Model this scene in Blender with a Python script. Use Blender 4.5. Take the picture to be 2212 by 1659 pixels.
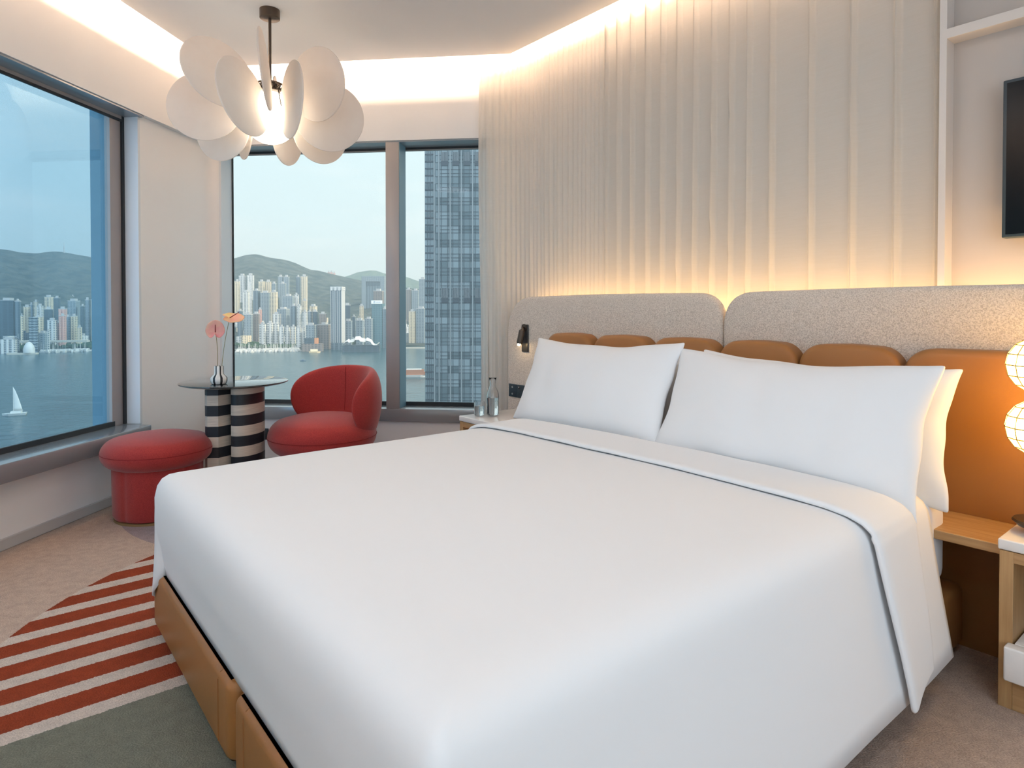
import bpy, bmesh, math, random
from math import sin, cos, pi, radians, atan2, hypot, sqrt
from mathutils import Vector, Matrix, noise
random.seed(7)
for o in list(bpy.data.objects): bpy.data.objects.remove(o)
SC = bpy.context.scene
COL = SC.collection

# ------------------------------------------------------------------ camera
EYE = 1.18
cam_data = bpy.data.cameras.new('camera')
cam = bpy.data.objects.new('camera', cam_data); COL.objects.link(cam)
cam.location = (0, 0, EYE); cam.rotation_euler = (radians(90 - 0.9), 0, 0)
cam_data.sensor_width = 36; cam_data.lens = 1385 / 2212 * 36
cam_data.shift_y = -(829.5 - 689.8) / 2212
cam_data.clip_end = 20000; cam_data.clip_start = 0.02
SC.camera = cam

# ------------------------------------------------------------------ view
vs = SC.view_settings
vs.view_transform = 'Standard'; vs.look = 'None'; vs.gamma = 1; vs.exposure = 0.17
vs.use_curve_mapping = False
cy = SC.cycles
cy.max_bounces = 9; cy.diffuse_bounces = 5; cy.glossy_bounces = 4; cy.transmission_bounces = 6
cy.transparent_max_bounces = 12; cy.volume_bounces = 0
cy.use_denoising = True
cy.sample_clamp_indirect = 6.0
cy.caustics_reflective = False; cy.caustics_refractive = False
cy.adaptive_threshold = 0.02

# ------------------------------------------------------------------ frames of the place
BA = radians(-50.8)      # x along the headboard, y towards the headboard wall
WA = radians(-6.4)       # x along the rear window wall, y towards that window
def fr(ang, x, y, z=0.0):
    c, s = cos(ang), sin(ang)
    return Vector((x * c - y * s, x * s + y * c, z))
def PB(x, y, z=0.0): return fr(BA, x, y, z)
def PW(x, y, z=0.0): return fr(WA, x, y, z)

# ------------------------------------------------------------------ world: clear late afternoon sky
world = bpy.data.worlds.new('sky'); SC.world = world; world.use_nodes = True
nt = world.node_tree; nt.nodes.clear()
def N(t, kind, **kw):
    n = t.nodes.new(kind)
    for k, v in kw.items():
        if k.startswith('i_'):
            n.inputs[int(k[2:]) if k[2:].isdigit() else k[2:].replace('_', ' ')].default_value = v
        else: setattr(n, k, v)
    return n
def ramp(t, stops, interp='LINEAR'):
    r = t.nodes.new('ShaderNodeValToRGB'); r.color_ramp.interpolation = interp
    el = r.color_ramp.elements
    el[0].position = stops[0][0]; el[0].color = (*stops[0][1], 1)
    el[1].position = stops[-1][0]; el[1].color = (*stops[-1][1], 1)
    for p, c in stops[1:-1]:
        e = el.new(p); e.color = (*c, 1)
    return r
SUN_AZ, SUN_EL = radians(93), radians(24)   # azimuth clockwise from the camera's forward direction
sun_dir = Vector((sin(SUN_AZ) * cos(SUN_EL), cos(SUN_AZ) * cos(SUN_EL), sin(SUN_EL)))
tc = N(nt, 'ShaderNodeTexCoord'); sep = N(nt, 'ShaderNodeSeparateXYZ')
nt.links.new(tc.outputs['Generated'], sep.inputs[0])
grad = ramp(nt, [(0.0, (0.66, 0.83, 0.88)), (0.10, (0.56, 0.77, 0.87)), (0.30, (0.40, 0.64, 0.82)), (1.0, (0.20, 0.40, 0.70))])
nt.links.new(sep.outputs['Z'], grad.inputs[0])
# towards the sun the sky is paler
dot = N(nt, 'ShaderNodeVectorMath', operation='DOT_PRODUCT'); dot.inputs[1].default_value = sun_dir
nt.links.new(tc.outputs['Generated'], dot.inputs[0])
sunr = ramp(nt, [(0.0, (0, 0, 0)), (0.10, (0.0, 0.0, 0.0)), (0.27, (0.8, 0.8, 0.8)), (0.5, (1, 1, 1))])
mr = N(nt, 'ShaderNodeMapRange'); mr.inputs['From Min'].default_value = -1.0; mr.inputs['From Max'].default_value = 1.0
nt.links.new(dot.outputs['Value'], mr.inputs[0]); nt.links.new(mr.outputs[0], sunr.inputs[0])
mixs = N(nt, 'ShaderNodeMixRGB', blend_type='MIX'); mixs.inputs['Color2'].default_value = (0.80, 0.91, 0.94, 1)
nt.links.new(sunr.outputs[0], mixs.inputs[0]); nt.links.new(grad.outputs[0], mixs.inputs['Color1'])
# thin stretched clouds
mp = N(nt, 'ShaderNodeMapping'); mp.inputs['Scale'].default_value = (2.2, 2.2, 11); mp.inputs['Rotation'].default_value = (0.1, 0.22, 0.3)
nz = N(nt, 'ShaderNodeTexNoise'); nz.inputs['Scale'].default_value = 1.5; nz.inputs['Detail'].default_value = 6; nz.inputs['Roughness'].default_value = 0.55
nt.links.new(tc.outputs['Generated'], mp.inputs[0]); nt.links.new(mp.outputs[0], nz.inputs['Vector'])
cr = ramp(nt, [(0.48, (0, 0, 0)), (0.75, (0.7, 0.7, 0.7))]); nt.links.new(nz.outputs['Fac'], cr.inputs[0])
mixc = N(nt, 'ShaderNodeMixRGB', blend_type='MIX'); mixc.inputs['Color2'].default_value = (0.98, 1.0, 1.0, 1)
nt.links.new(cr.outputs[0], mixc.inputs[0]); nt.links.new(mixs.outputs[0], mixc.inputs['Color1'])
bg = N(nt, 'ShaderNodeBackground'); bg.inputs['Strength'].default_value = 1.0
nt.links.new(mixc.outputs[0], bg.inputs[0])
# sky behind the camera made several times brighter, added to light the bed
sky_boost = N(nt, 'ShaderNodeMapRange'); sky_boost.interpolation_type = 'SMOOTHSTEP'
sky_boost.inputs['From Min'].default_value = 0.15; sky_boost.inputs['From Max'].default_value = 0.75; sky_boost.inputs['To Min'].default_value = 1.0; sky_boost.inputs['To Max'].default_value = 3.0
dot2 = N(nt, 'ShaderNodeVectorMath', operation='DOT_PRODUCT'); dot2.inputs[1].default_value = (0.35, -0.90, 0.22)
nt.links.new(tc.outputs['Generated'], dot2.inputs[0]); nt.links.new(dot2.outputs['Value'], sky_boost.inputs[0]); nt.links.new(sky_boost.outputs[0], bg.inputs['Strength'])
gf = N(nt, 'ShaderNodeMapRange'); gf.inputs['From Min'].default_value = 1.0; gf.inputs['From Max'].default_value = 2.4; nt.links.new(sky_boost.outputs[0], gf.inputs[0])
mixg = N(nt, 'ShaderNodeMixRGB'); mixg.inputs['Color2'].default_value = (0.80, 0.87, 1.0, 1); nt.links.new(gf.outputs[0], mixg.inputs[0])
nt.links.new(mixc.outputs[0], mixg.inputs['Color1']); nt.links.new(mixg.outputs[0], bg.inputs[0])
wo = N(nt, 'ShaderNodeOutputWorld'); nt.links.new(bg.outputs[0], wo.inputs[0])

# ------------------------------------------------------------------ sun (from behind the building, lights the far shore)
sd = bpy.data.lights.new('sun', 'SUN'); sd.energy = 4.0; sd.color = (1.0, 0.86, 0.66); sd.angle = radians(0.6)
so = bpy.data.objects.new('sun', sd); COL.objects.link(so)
so.rotation_euler = (-sun_dir).to_track_quat('-Z', 'Y').to_euler(); so.location = (0, 0, 300)

# ------------------------------------------------------------------ lamps hidden in the coves
def area(name, p0, p1, aim, width, watts, color, spread=180):
    p0, p1, aim = Vector(p0), Vector(p1), Vector(aim)
    L = (p1 - p0).length
    d = bpy.data.lights.new(name, 'AREA'); d.shape = 'RECTANGLE'; d.size = L; d.size_y = width
    d.energy = watts; d.color = color; d.spread = radians(spread)
    o = bpy.data.objects.new(name, d); COL.objects.link(o)
    x = (p1 - p0).normalized(); z = -aim.normalized(); z = (z - x * z.dot(x)).normalized(); y = z.cross(x)
    m = Matrix((x, y, z)).transposed().to_4x4(); m.translation = (p0 + p1) / 2
    o.matrix_world = m
    return o
ZC = 2.94     # ceiling
WARM = (1.0, 0.68, 0.46); WARM2 = (1.0, 0.62, 0.27)
area('cove_strip_left', PW(-2.56, -1.9, 3.03), PW(-2.56, 4.32, 3.03), PW(-1, 0, -0.55), 0.03, 125, WARM)
area('cove_strip_rear', PW(-2.56, 4.36, 3.03), PW(-0.50, 4.36, 3.03), PW(0, 1, -0.55), 0.03, 38, WARM)
area('cove_strip_curtain', PB(-3.36, 2.735, 3.03), PB(-0.92, 2.735, 3.03), PB(0, 1, -0.75), 0.03, 26, WARM)
area('headboard_strip', PB(-3.22, 2.80, 1.12), PB(-0.05, 2.80, 1.12), PB(0, 0.12, 1), 0.03, 24, WARM2)
# unseen cool fill lights under the ceiling, added to brighten the bed
for i, (x, y) in enumerate([(0.2, -0.9), (-1.6, -1.1), (-1.6, 0.6), (0.35, 0.9)]):
    d = bpy.data.lights.new('fill_light', 'AREA'); d.shape = 'DISK'; d.size = 0.5; d.energy = 7.5; d.color = (0.93, 0.95, 1.0)
    o = bpy.data.objects.new('fill_light', d); COL.objects.link(o); o.location = PB(x, y, ZC - 0.02)

# ------------------------------------------------------------------ materials
def mat(name, color=(0.8, 0.8, 0.8), rough=0.5, metal=0.0, spec=0.5, emit=None, estr=0.0, trans=0.0, ior=1.45, coat=0.0, sheen=0.0):
    m = bpy.data.materials.new(name); m.use_nodes = True
    b = m.node_tree.nodes['Principled BSDF']
    b.inputs['Base Color'].default_value = (*color, 1); b.inputs['Roughness'].default_value = rough
    b.inputs['Metallic'].default_value = metal; b.inputs['Specular IOR Level'].default_value = spec
    b.inputs['IOR'].default_value = ior; b.inputs['Transmission Weight'].default_value = trans
    b.inputs['Coat Weight'].default_value = coat; b.inputs['Sheen Weight'].default_value = sheen
    if emit: b.inputs['Emission Color'].default_value = (*emit, 1); b.inputs['Emission Strength'].default_value = estr
    return m
def P(m): return m.node_tree.nodes['Principled BSDF']
def coords(m, scale=(1, 1, 1), rot=(0, 0, 0), out='Object'):
    t = m.node_tree; tc = N(t, 'ShaderNodeTexCoord'); mp = N(t, 'ShaderNodeMapping')
    mp.inputs['Scale'].default_value = scale; mp.inputs['Rotation'].default_value = rot
    t.links.new(tc.outputs[out], mp.inputs[0]); return mp.outputs[0]
def bump(m, tex, strength=0.3, dist=0.01, scale=50, detail=3, vec=None, key=None):
    t = m.node_tree
    n = t.nodes.new(tex); n.inputs['Scale'].default_value = scale
    if 'Detail' in n.inputs: n.inputs['Detail'].default_value = detail
    t.links.new(vec if vec else coords(m), n.inputs['Vector'])
    b = N(t, 'ShaderNodeBump'); b.inputs['Strength'].default_value = strength; b.inputs['Distance'].default_value = dist
    t.links.new(n.outputs[key or ('Fac' if 'Fac' in n.outputs else 'Distance')], b.inputs['Height'])
    t.links.new(b.outputs[0], P(m).inputs['Normal']); return n
def vary(m, c1, c2, scale=5, detail=4, vec=None, lo=0.35, hi=0.65, tex='ShaderNodeTexNoise'):
    t = m.node_tree; n = t.nodes.new(tex); n.inputs['Scale'].default_value = scale
    if 'Detail' in n.inputs: n.inputs['Detail'].default_value = detail
    t.links.new(vec if vec else coords(m), n.inputs['Vector'])
    r = ramp(t, [(lo, c1), (hi, c2)])
    t.links.new(n.outputs['Fac' if 'Fac' in n.outputs else 'Distance'], r.inputs[0])
    t.links.new(r.outputs[0], P(m).inputs['Base Color']); return r

M = {}
M['wall'] = mat('white_paint', (0.84, 0.83, 0.82), 0.6); bump(M['wall'], 'ShaderNodeTexNoise', 0.05, 0.002, 180)
M['ceil'] = mat('ceiling_paint', (0.84, 0.83, 0.82), 0.7)
M['panel'] = mat('grey_beige_wallcovering', (0.55, 0.50, 0.46), 0.7); bump(M['panel'], 'ShaderNodeTexNoise', 0.1, 0.002, 260, vec=coords(M['panel'], (1, 1, 0.15)))
M['post'] = mat('satin_trim', (0.72, 0.67, 0.63), 0.45)
M['base'] = mat('grey_baseboard', (0.50, 0.49, 0.48), 0.5)
M['sill'] = mat('grey_aluminium_sill', (0.31, 0.34, 0.37), 0.20, 0.3, spec=0.8)
M['frame'] = mat('window_frame_grey', (0.36, 0.335, 0.33), 0.4, 0.2)
M['jamb'] = mat('pale_jamb', (0.70, 0.73, 0.76), 0.4)
M['gasket'] = mat('black_gasket', (0.02, 0.025, 0.03), 0.5)
M['fin'] = mat('blue_grey_cladding', (0.15, 0.27, 0.34), 0.5, 0.0)
M['black'] = mat('matt_black', (0.03, 0.03, 0.032), 0.45)
M['plate'] = mat('dark_plate', (0.025, 0.045, 0.06), 0.4)
M['bronze'] = mat('dark_bronze', (0.09, 0.07, 0.055), 0.38, 0.7)
M['white_ink'] = mat('white_ink', (0.7, 0.72, 0.74), 0.5)

def glass_pane(name, tint):
    m = bpy.data.materials.new(name); m.use_nodes = True; t = m.node_tree; t.nodes.clear()
    tr = N(t, 'ShaderNodeBsdfTransparent'); tr.inputs[0].default_value = (*tint, 1)
    gl = N(t, 'ShaderNodeBsdfGlossy'); gl.inputs['Roughness'].default_value = 0.0
    f = N(t, 'ShaderNodeFresnel'); f.inputs[0].default_value = 1.35
    geo = N(t, 'ShaderNodeNewGeometry')
    mx = N(t, 'ShaderNodeMixShader'); o = N(t, 'ShaderNodeOutputMaterial')
    mul = N(t, 'ShaderNodeMath', operation='MULTIPLY'); mul.inputs[1].default_value = 0.12
    t.links.new(f.outputs[0], mul.inputs[0]); t.links.new(mul.outputs[0], mx.inputs[0])
    t.links.new(tr.outputs[0], mx.inputs[1]); t.links.new(gl.outputs[0], mx.inputs[2]); t.links.new(mx.outputs[0], o.inputs[0])
    return m
M['glass_left'] = glass_pane('tinted_glass_blue', (0.66, 0.81, 0.89))
M['glass_back'] = glass_pane('clear_glass', (0.93, 0.98, 0.98))

# fabrics
M['duvet'] = mat('white_cotton', (0.84, 0.84, 0.845), 0.85, sheen=0.1); bump(M['duvet'], 'ShaderNodeTexNoise', 0.12, 0.004, 18, 2)
M['sheet'] = mat('white_sheet', (0.82, 0.82, 0.82), 0.85)
M['pillow'] = mat('white_pillowcase', (0.84, 0.84, 0.845), 0.85, sheen=0.1); bump(M['pillow'], 'ShaderNodeTexNoise', 0.12, 0.006, 9, 3)
M['boucle'] = mat('beige_boucle', (0.42, 0.36, 0.31), 0.95, sheen=0.3)
vary(M['boucle'], (0.52, 0.44, 0.37), (0.84, 0.75, 0.66), 240, 2, lo=0.3, hi=0.62)
bump(M['boucle'], 'ShaderNodeTexVoronoi', 0.55, 0.004, 230)
M['leather'] = mat('tan_leather', (0.32, 0.145, 0.045), 0.40, spec=0.4)
bump(M['leather'], 'ShaderNodeTexVoronoi', 0.12, 0.002, 420)
M['red'] = mat('red_wool', (0.40, 0.022, 0.020), 0.85, sheen=0.25)
vary(M['red'], (0.26, 0.016, 0.016), (0.36, 0.029, 0.026), 260, 3); bump(M['red'], 'ShaderNodeTexNoise', 0.35, 0.003, 420)
M['redseam'] = mat('red_seam', (0.20, 0.008, 0.008), 0.9)
M['lampshade'] = mat('warm_paper', (0.9, 0.8, 0.55), 0.8, emit=(1.0, 0.55, 0.088), estr=11.0)
M['wire'] = mat('lamp_wire', (0.22, 0.14, 0.06), 0.6)
M['globe'] = mat('opal_globe', (0.95, 0.93, 0.9), 0.4, emit=(1.0, 0.84, 0.64), estr=5.5)
M['bulb'] = mat('bulb_glow', (1, 0.9, 0.7), 0.4, emit=(1.0, 0.68, 0.32), estr=60.0)

def translucent(name, c, ct, frac, transp):
    m = bpy.data.materials.new(name); m.use_nodes = True; t = m.node_tree; t.nodes.clear()
    d = N(t, 'ShaderNodeBsdfDiffuse'); d.inputs[0].default_value = (*c, 1)
    l = N(t, 'ShaderNodeBsdfTranslucent'); l.inputs[0].default_value = (*ct, 1)
    tr = N(t, 'ShaderNodeBsdfTransparent')
    a = N(t, 'ShaderNodeMixShader'); a.inputs[0].default_value = frac
    b = N(t, 'ShaderNodeMixShader'); b.inputs[0].default_value = transp
    o = N(t, 'ShaderNodeOutputMaterial')
    t.links.new(d.outputs[0], a.inputs[1]); t.links.new(l.outputs[0], a.inputs[2])
    t.links.new(a.outputs[0], b.inputs[1]); t.links.new(tr.outputs[0], b.inputs[2]); t.links.new(b.outputs[0], o.inputs[0])
    return m, d, b
M['sheer'], sd_, sb_ = translucent('sheer_fabric', (0.78, 0.75, 0.70), (0.78, 0.75, 0.69), 0.42, 0.20)
t = M['sheer'].node_tree
wv = N(t, 'ShaderNodeTexNoise'); wv.inputs['Scale'].default_value = 60; wv.inputs['Detail'].default_value = 2
tcx = N(t, 'ShaderNodeTexCoord'); mpx = N(t, 'ShaderNodeMapping'); mpx.inputs['Scale'].default_value = (0.15, 0.15, 4)
t.links.new(tcx.outputs['Object'], mpx.inputs[0]); t.links.new(mpx.outputs[0], wv.inputs['Vector'])
rr = ramp(t, [(0.3, (0.76, 0.73, 0.68)), (0.7, (0.80, 0.77, 0.73))]); t.links.new(wv.outputs['Fac'], rr.inputs[0]); t.links.new(rr.outputs[0], sd_.inputs[0])
M['disc'], d_, b_ = translucent('frosted_alabaster_disc', (0.88, 0.84, 0.80), (0.90, 0.84, 0.78), 0.50, 0.06)
t = M['disc'].node_tree
wv = N(t, 'ShaderNodeTexNoise'); wv.inputs['Scale'].default_value = 9; wv.inputs['Detail'].default_value = 6
tcx = N(t, 'ShaderNodeTexCoord'); mpx = N(t, 'ShaderNodeMapping'); mpx.inputs['Scale'].default_value = (1, 1, 4); mpx.inputs['Rotation'].default_value = (0.3, 0.2, 0)
t.links.new(tcx.outputs['Object'], mpx.inputs[0]); t.links.new(mpx.outputs[0], wv.inputs['Vector'])
rr = ramp(t, [(0.3, (0.88, 0.84, 0.81)), (0.7, (0.95, 0.93, 0.91))]); t.links.new(wv.outputs['Fac'], rr.inputs[0]); t.links.new(rr.outputs[0], d_.inputs[0])

# oak
def wood(name, c1, c2, axis_scale):
    m = mat(name, c1, 0.42); v = coords(m, axis_scale)
    vary(m, c1, c2, 6, 8, vec=v, lo=0.3, hi=0.7); return m
M['oak'] = wood('light_oak', (0.38, 0.22, 0.095), (0.52, 0.33, 0.16), (1, 14, 14))
M['oak_up'] = wood('light_oak_upright', (0.38, 0.22, 0.095), (0.50, 0.32, 0.15), (14, 14, 1))
M['marble'] = mat('white_stone', (0.82, 0.80, 0.78), 0.18)
vary(M['marble'], (0.70, 0.70, 0.70), (0.86, 0.84, 0.82), 3.5, 8, lo=0.3, hi=0.5)
M['tabletop'] = mat('black_glass_stone', (0.012, 0.016, 0.018), 0.05, spec=0.9, coat=0.6)
M['tv'] = mat('screen_black', (0.004, 0.006, 0.008), 0.2, spec=0.15)
M['clear'] = mat('clear_glassware', (1, 1, 1), 0.0, trans=1.0, ior=1.45)
M['water_in'] = mat('still_water', (1, 1, 1), 0.0, trans=1.0, ior=1.33)
M['petal_pink'] = mat('pink_spathe', (0.75, 0.30, 0.27), 0.35)
vary(M['petal_pink'], (0.72, 0.22, 0.24), (0.72, 0.47, 0.32), 9, 3)
M['petal_yellow'] = mat('yellow_pink_spathe', (0.75, 0.55, 0.25), 0.35)
vary(M['petal_yellow'], (0.68, 0.58, 0.20), (0.78, 0.36, 0.28), 8, 3, lo=0.4, hi=0.6)
M['stem'] = mat('plant_stem', (0.20, 0.18, 0.07), 0.5)
M['spadix'] = mat('dark_red_spadix', (0.25, 0.02, 0.03), 0.5)

def stripes(name, ca, cb, period, phase, rough=0.35):
    m = mat(name, ca, rough); t = m.node_tree
    tc = N(t, 'ShaderNodeTexCoord'); s = N(t, 'ShaderNodeSeparateXYZ'); t.links.new(tc.outputs['Object'], s.inputs[0])
    a = N(t, 'ShaderNodeMath', operation='ADD'); a.inputs[1].default_value = phase + 50 * period
    d = N(t, 'ShaderNodeMath', operation='MODULO'); d.inputs[1].default_value = period
    g = N(t, 'ShaderNodeMath', operation='GREATER_THAN'); g.inputs[1].default_value = period / 2
    t.links.new(s.outputs['Z'], a.inputs[0]); t.links.new(a.outputs[0], d.inputs[0]); t.links.new(d.outputs[0], g.inputs[0])
    mx = N(t, 'ShaderNodeMixRGB'); mx.inputs['Color1'].default_value = (*ca, 1); mx.inputs['Color2'].default_value = (*cb, 1)
    t.links.new(g.outputs[0], mx.inputs[0])
    n = N(t, 'ShaderNodeTexNoise'); n.inputs['Scale'].default_value = 12
    mp = N(t, 'ShaderNodeMapping'); mp.inputs['Scale'].default_value = (1, 1, 25); t.links.new(tc.outputs['Object'], mp.inputs[0]); t.links.new(mp.outputs[0], n.inputs['Vector'])
    r = ramp(t, [(0.3, (0.75, 0.75, 0.75)), (0.7, (1, 1, 1))]); t.links.new(n.outputs['Fac'], r.inputs[0])
    m2 = N(t, 'ShaderNodeMixRGB', blend_type='MULTIPLY'); m2.inputs[0].default_value = 1
    t.links.new(mx.outputs[0], m2.inputs['Color1']); t.links.new(r.outputs[0], m2.inputs['Color2'])
    t.links.new(m2.outputs[0], P(m).inputs['Base Color']); return m
PER = 0.1225
M['col_a'] = stripes('striped_veneer_left', (0.62, 0.55, 0.46), (0.018, 0.022, 0.028), PER, 0.0)
M['col_b'] = stripes('striped_veneer_right', (0.018, 0.022, 0.028), (0.62, 0.55, 0.46), PER, 0.0)

# carpet: beige ground, disc with red stripes and a grey-green field, lavender disc
def carpet():
    m = mat('patterned_carpet', (0.6, 0.5, 0.42), 0.95, spec=0.1); t = m.node_tree
    tc = N(t, 'ShaderNodeTexCoord')
    # tiny wobble for tufted edges
    wn = N(t, 'ShaderNodeTexNoise'); wn.inputs['Scale'].default_value = 160; t.links.new(tc.outputs['Object'], wn.inputs['Vector'])
    ws = N(t, 'ShaderNodeVectorMath', operation='SUBTRACT'); ws.inputs[1].default_value = (0.5, 0.5, 0.5); t.links.new(wn.outputs['Color'], ws.inputs[0])
    wm = N(t, 'ShaderNodeVectorMath', operation='SCALE'); wm.inputs['Scale'].default_value = 0.012; t.links.new(ws.outputs[0], wm.inputs[0])
    wa = N(t, 'ShaderNodeVectorMath', operation='ADD'); t.links.new(tc.outputs['Object'], wa.inputs[0]); t.links.new(wm.outputs[0], wa.inputs[1])
    pos = wa.outputs[0]
    def disc(c, r):
        s = N(t, 'ShaderNodeVectorMath', operation='DISTANCE'); s.inputs[1].default_value = (c.x, c.y, 0)
        t.links.new(pos, s.inputs[0])
        g = N(t, 'ShaderNodeMath', operation='LESS_THAN'); g.inputs[1].default_value = r; t.links.new(s.outputs['Value'], g.inputs[0]); return g.outputs[0]
    dp = N(t, 'ShaderNodeVectorMath', operation='DOT_PRODUCT'); dp.inputs[1].default_value = (cos(BA), sin(BA), 0); t.links.new(pos, dp.inputs[0])
    a = dp.outputs['Value']                       # distance across the bed
    def math2(op, x, y):
        n = N(t, 'ShaderNodeMath', operation=op)
        for i, v in enumerate((x, y)):
            if isinstance(v, (int, float)): n.inputs[i].default_value = v
            else: t.links.new(v, n.inputs[i])
        return n.outputs[0]
    big = disc(PW(-0.48, 2.46), 1.62); lav = disc(PW(-1.74, 4.01), 1.10)
    ph = math2('MODULO', math2('ADD', a, 2.262 + 0.163 * 40), 0.163)    # red occupies the last 0.098
    red = math2('GREATER_THAN', ph, 0.065)
    red = math2('MULTIPLY', red, math2('LESS_THAN', a, -2.262))
    green = math2('MULTIPLY', math2('GREATER_THAN', a, -2.20), math2('LESS_THAN', a, -1.2))
    def mix(f, c1, c2):
        n = N(t, 'ShaderNodeMixRGB'); t.links.new(f, n.inputs[0])
        for k, v in (('Color1', c1), ('Color2', c2)):
            if isinstance(v, tuple): n.inputs[k].default_value = (*v, 1)
            else: t.links.new(v, n.inputs[k])
        return n.outputs[0]
    ground = (0.50, 0.39, 0.325)
    stripe = mix(red, (0.58, 0.50, 0.44), (0.23, 0.045, 0.020))
    field = mix(green, stripe, (0.17, 0.18, 0.145))
    inner = math2('MULTIPLY', big, math2('LESS_THAN', a, -1.2))
    c = mix(inner, mix(lav, ground, (0.33, 0.27, 0.28)), field)
    n2 = N(t, 'ShaderNodeTexNoise'); n2.inputs['Scale'].default_value = 220; n2.inputs['Detail'].default_value = 3; t.links.new(tc.outputs['Object'], n2.inputs['Vector'])
    n3 = N(t, 'ShaderNodeTexNoise'); n3.inputs['Scale'].default_value = 28; n3.inputs['Detail'].default_value = 5; t.links.new(tc.outputs['Object'], n3.inputs['Vector'])
    r2 = ramp(t, [(0.3, (0.70, 0.70, 0.70)), (0.7, (1.15, 1.15, 1.15))]); t.links.new(n2.outputs['Fac'], r2.inputs[0])
    r3 = ramp(t, [(0.3, (0.88, 0.88, 0.88)), (0.7, (1.08, 1.08, 1.08))]); t.links.new(n3.outputs['Fac'], r3.inputs[0])
    q = N(t, 'ShaderNodeMixRGB', blend_type='MULTIPLY'); q.inputs[0].default_value = 1; t.links.new(c, q.inputs['Color1']); t.links.new(r2.outputs[0], q.inputs['Color2'])
    q2 = N(t, 'ShaderNodeMixRGB', blend_type='MULTIPLY'); q2.inputs[0].default_value = 1; t.links.new(q.outputs[0], q2.inputs['Color1']); t.links.new(r3.outputs[0], q2.inputs['Color2'])
    t.links.new(q2.outputs[0], P(m).inputs['Base Color'])
    bp = N(t, 'ShaderNodeBump'); bp.inputs['Strength'].default_value = 0.6; bp.inputs['Distance'].default_value = 0.006
    t.links.new(n2.outputs['Fac'], bp.inputs['Height']); t.links.new(bp.outputs[0], P(m).inputs['Normal'])
    return m
M['carpet'] = carpet()

# ------------------------------------------------------------------ mesh helpers
def obj(name, bm, m=None, parent=None, loc=None, rotz=None, smooth=True, angle=40, rot=None):
    me = bpy.data.meshes.new(name); bmesh.ops.recalc_face_normals(bm, faces=bm.faces); bm.to_mesh(me); bm.free()
    if smooth:
        me.polygons.foreach_set('use_smooth', [True] * len(me.polygons))
        if angle is not None: me.set_sharp_from_angle(angle=radians(angle))
    o = bpy.data.objects.new(name, me); COL.objects.link(o)
    for mm in (m if isinstance(m, (list, tuple)) else [m]):
        if mm: me.materials.append(mm)
    if parent: o.parent = parent
    if loc is not None: o.location = loc
    if rotz is not None: o.rotation_euler = (0, 0, rotz)
    if rot is not None: o.rotation_euler = rot
    return o
def tag(o, label=None, cat=None, group=None, kind=None):
    if label: o['label'] = label
    if cat: o['category'] = cat
    if group: o['group'] = group
    if kind: o['kind'] = kind
    return o
def empty(name, loc, rotz=0.0):
    o = bpy.data.objects.new(name, None); COL.objects.link(o); o.location = loc; o.rotation_euler = (0, 0, rotz)
    o.empty_display_size = 0.1; return o
def bx(bm, x0, x1, y0, y1, z0, z1, bev=0.0, seg=3, mi=0, mtx=None):
    g = bmesh.ops.create_cube(bm, size=1)
    vs_ = g['verts']
    for v in vs_:
        v.co = Vector(((x0 + x1) / 2 + v.co.x * (x1 - x0), (y0 + y1) / 2 + v.co.y * (y1 - y0), (z0 + z1) / 2 + v.co.z * (z1 - z0)))
    fs = {f for v in vs_ for f in v.link_faces}
    for f in fs: f.material_index = mi
    if bev > 0:
        es = {e for v in vs_ for e in v.link_edges}
        r = bmesh.ops.bevel(bm, geom=list(es), offset=bev, segments=seg, profile=0.5, affect='EDGES')
        for f in r['faces']: f.material_index = mi
        vs_ = list({v for f in r['faces'] for v in f.verts} | {v for v in vs_ if v.is_valid})
    if mtx is not None:
        for v in vs_: v.co = mtx @ v.co
    return bm
def box_obj(name, dims, m, parent=None, bev=0.0, seg=3, **kw):
    bm = bmesh.new(); bx(bm, *dims, bev=bev, seg=seg); return obj(name, bm, m, parent, **kw)
def lathe(bm, prof, n=48, c=(0, 0, 0), lobes=None, sx=1, sy=1):
    rings = []
    for (r, z) in prof:
        ring = []
        for i in range(n):
            a = 2 * pi * i / n; rr = r
            if lobes: rr = r * lobes(a)
            ring.append(bm.verts.new((c[0] + rr * cos(a) * sx, c[1] + rr * sin(a) * sy, c[2] + z)))
        rings.append(ring)
    for k in range(len(rings) - 1):
        for i in range(n):
            j = (i + 1) % n
            bm.faces.new((rings[k][i], rings[k][j], rings[k + 1][j], rings[k + 1][i]))
    bm.faces.new(list(reversed(rings[0]))); bm.faces.new(rings[-1])
    return rings
def tube(bm, pts, r, n=10, closed=False, cap=True):
    pts = [Vector(p) for p in pts]; rings = []
    L = len(pts); up = Vector((0, 0, 1))
    for i, p in enumerate(pts):
        a = pts[(i - 1) % L] if (closed or i > 0) else p
        b = pts[(i + 1) % L] if (closed or i < L - 1) else p
        d = (b - a).normalized()
        u = up if abs(d.z) < 0.95 else Vector((1, 0, 0))
        x = d.cross(u).normalized(); y = d.cross(x).normalized()
        rad = r[i] if isinstance(r, (list, tuple)) else r
        rings.append([bm.verts.new(p + x * rad * cos(2 * pi * k / n) + y * rad * sin(2 * pi * k / n)) for k in range(n)])
    m = L if closed else L - 1
    for i in range(m):
        A, B = rings[i], rings[(i + 1) % L]
        for k in range(n):
            j = (k + 1) % n
            try: bm.faces.new((A[k], A[j], B[j], B[k]))
            except ValueError: pass
    if cap and not closed:
        bm.faces.new(rings[0]); bm.faces.new(list(reversed(rings[-1])))
    return bm
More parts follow.
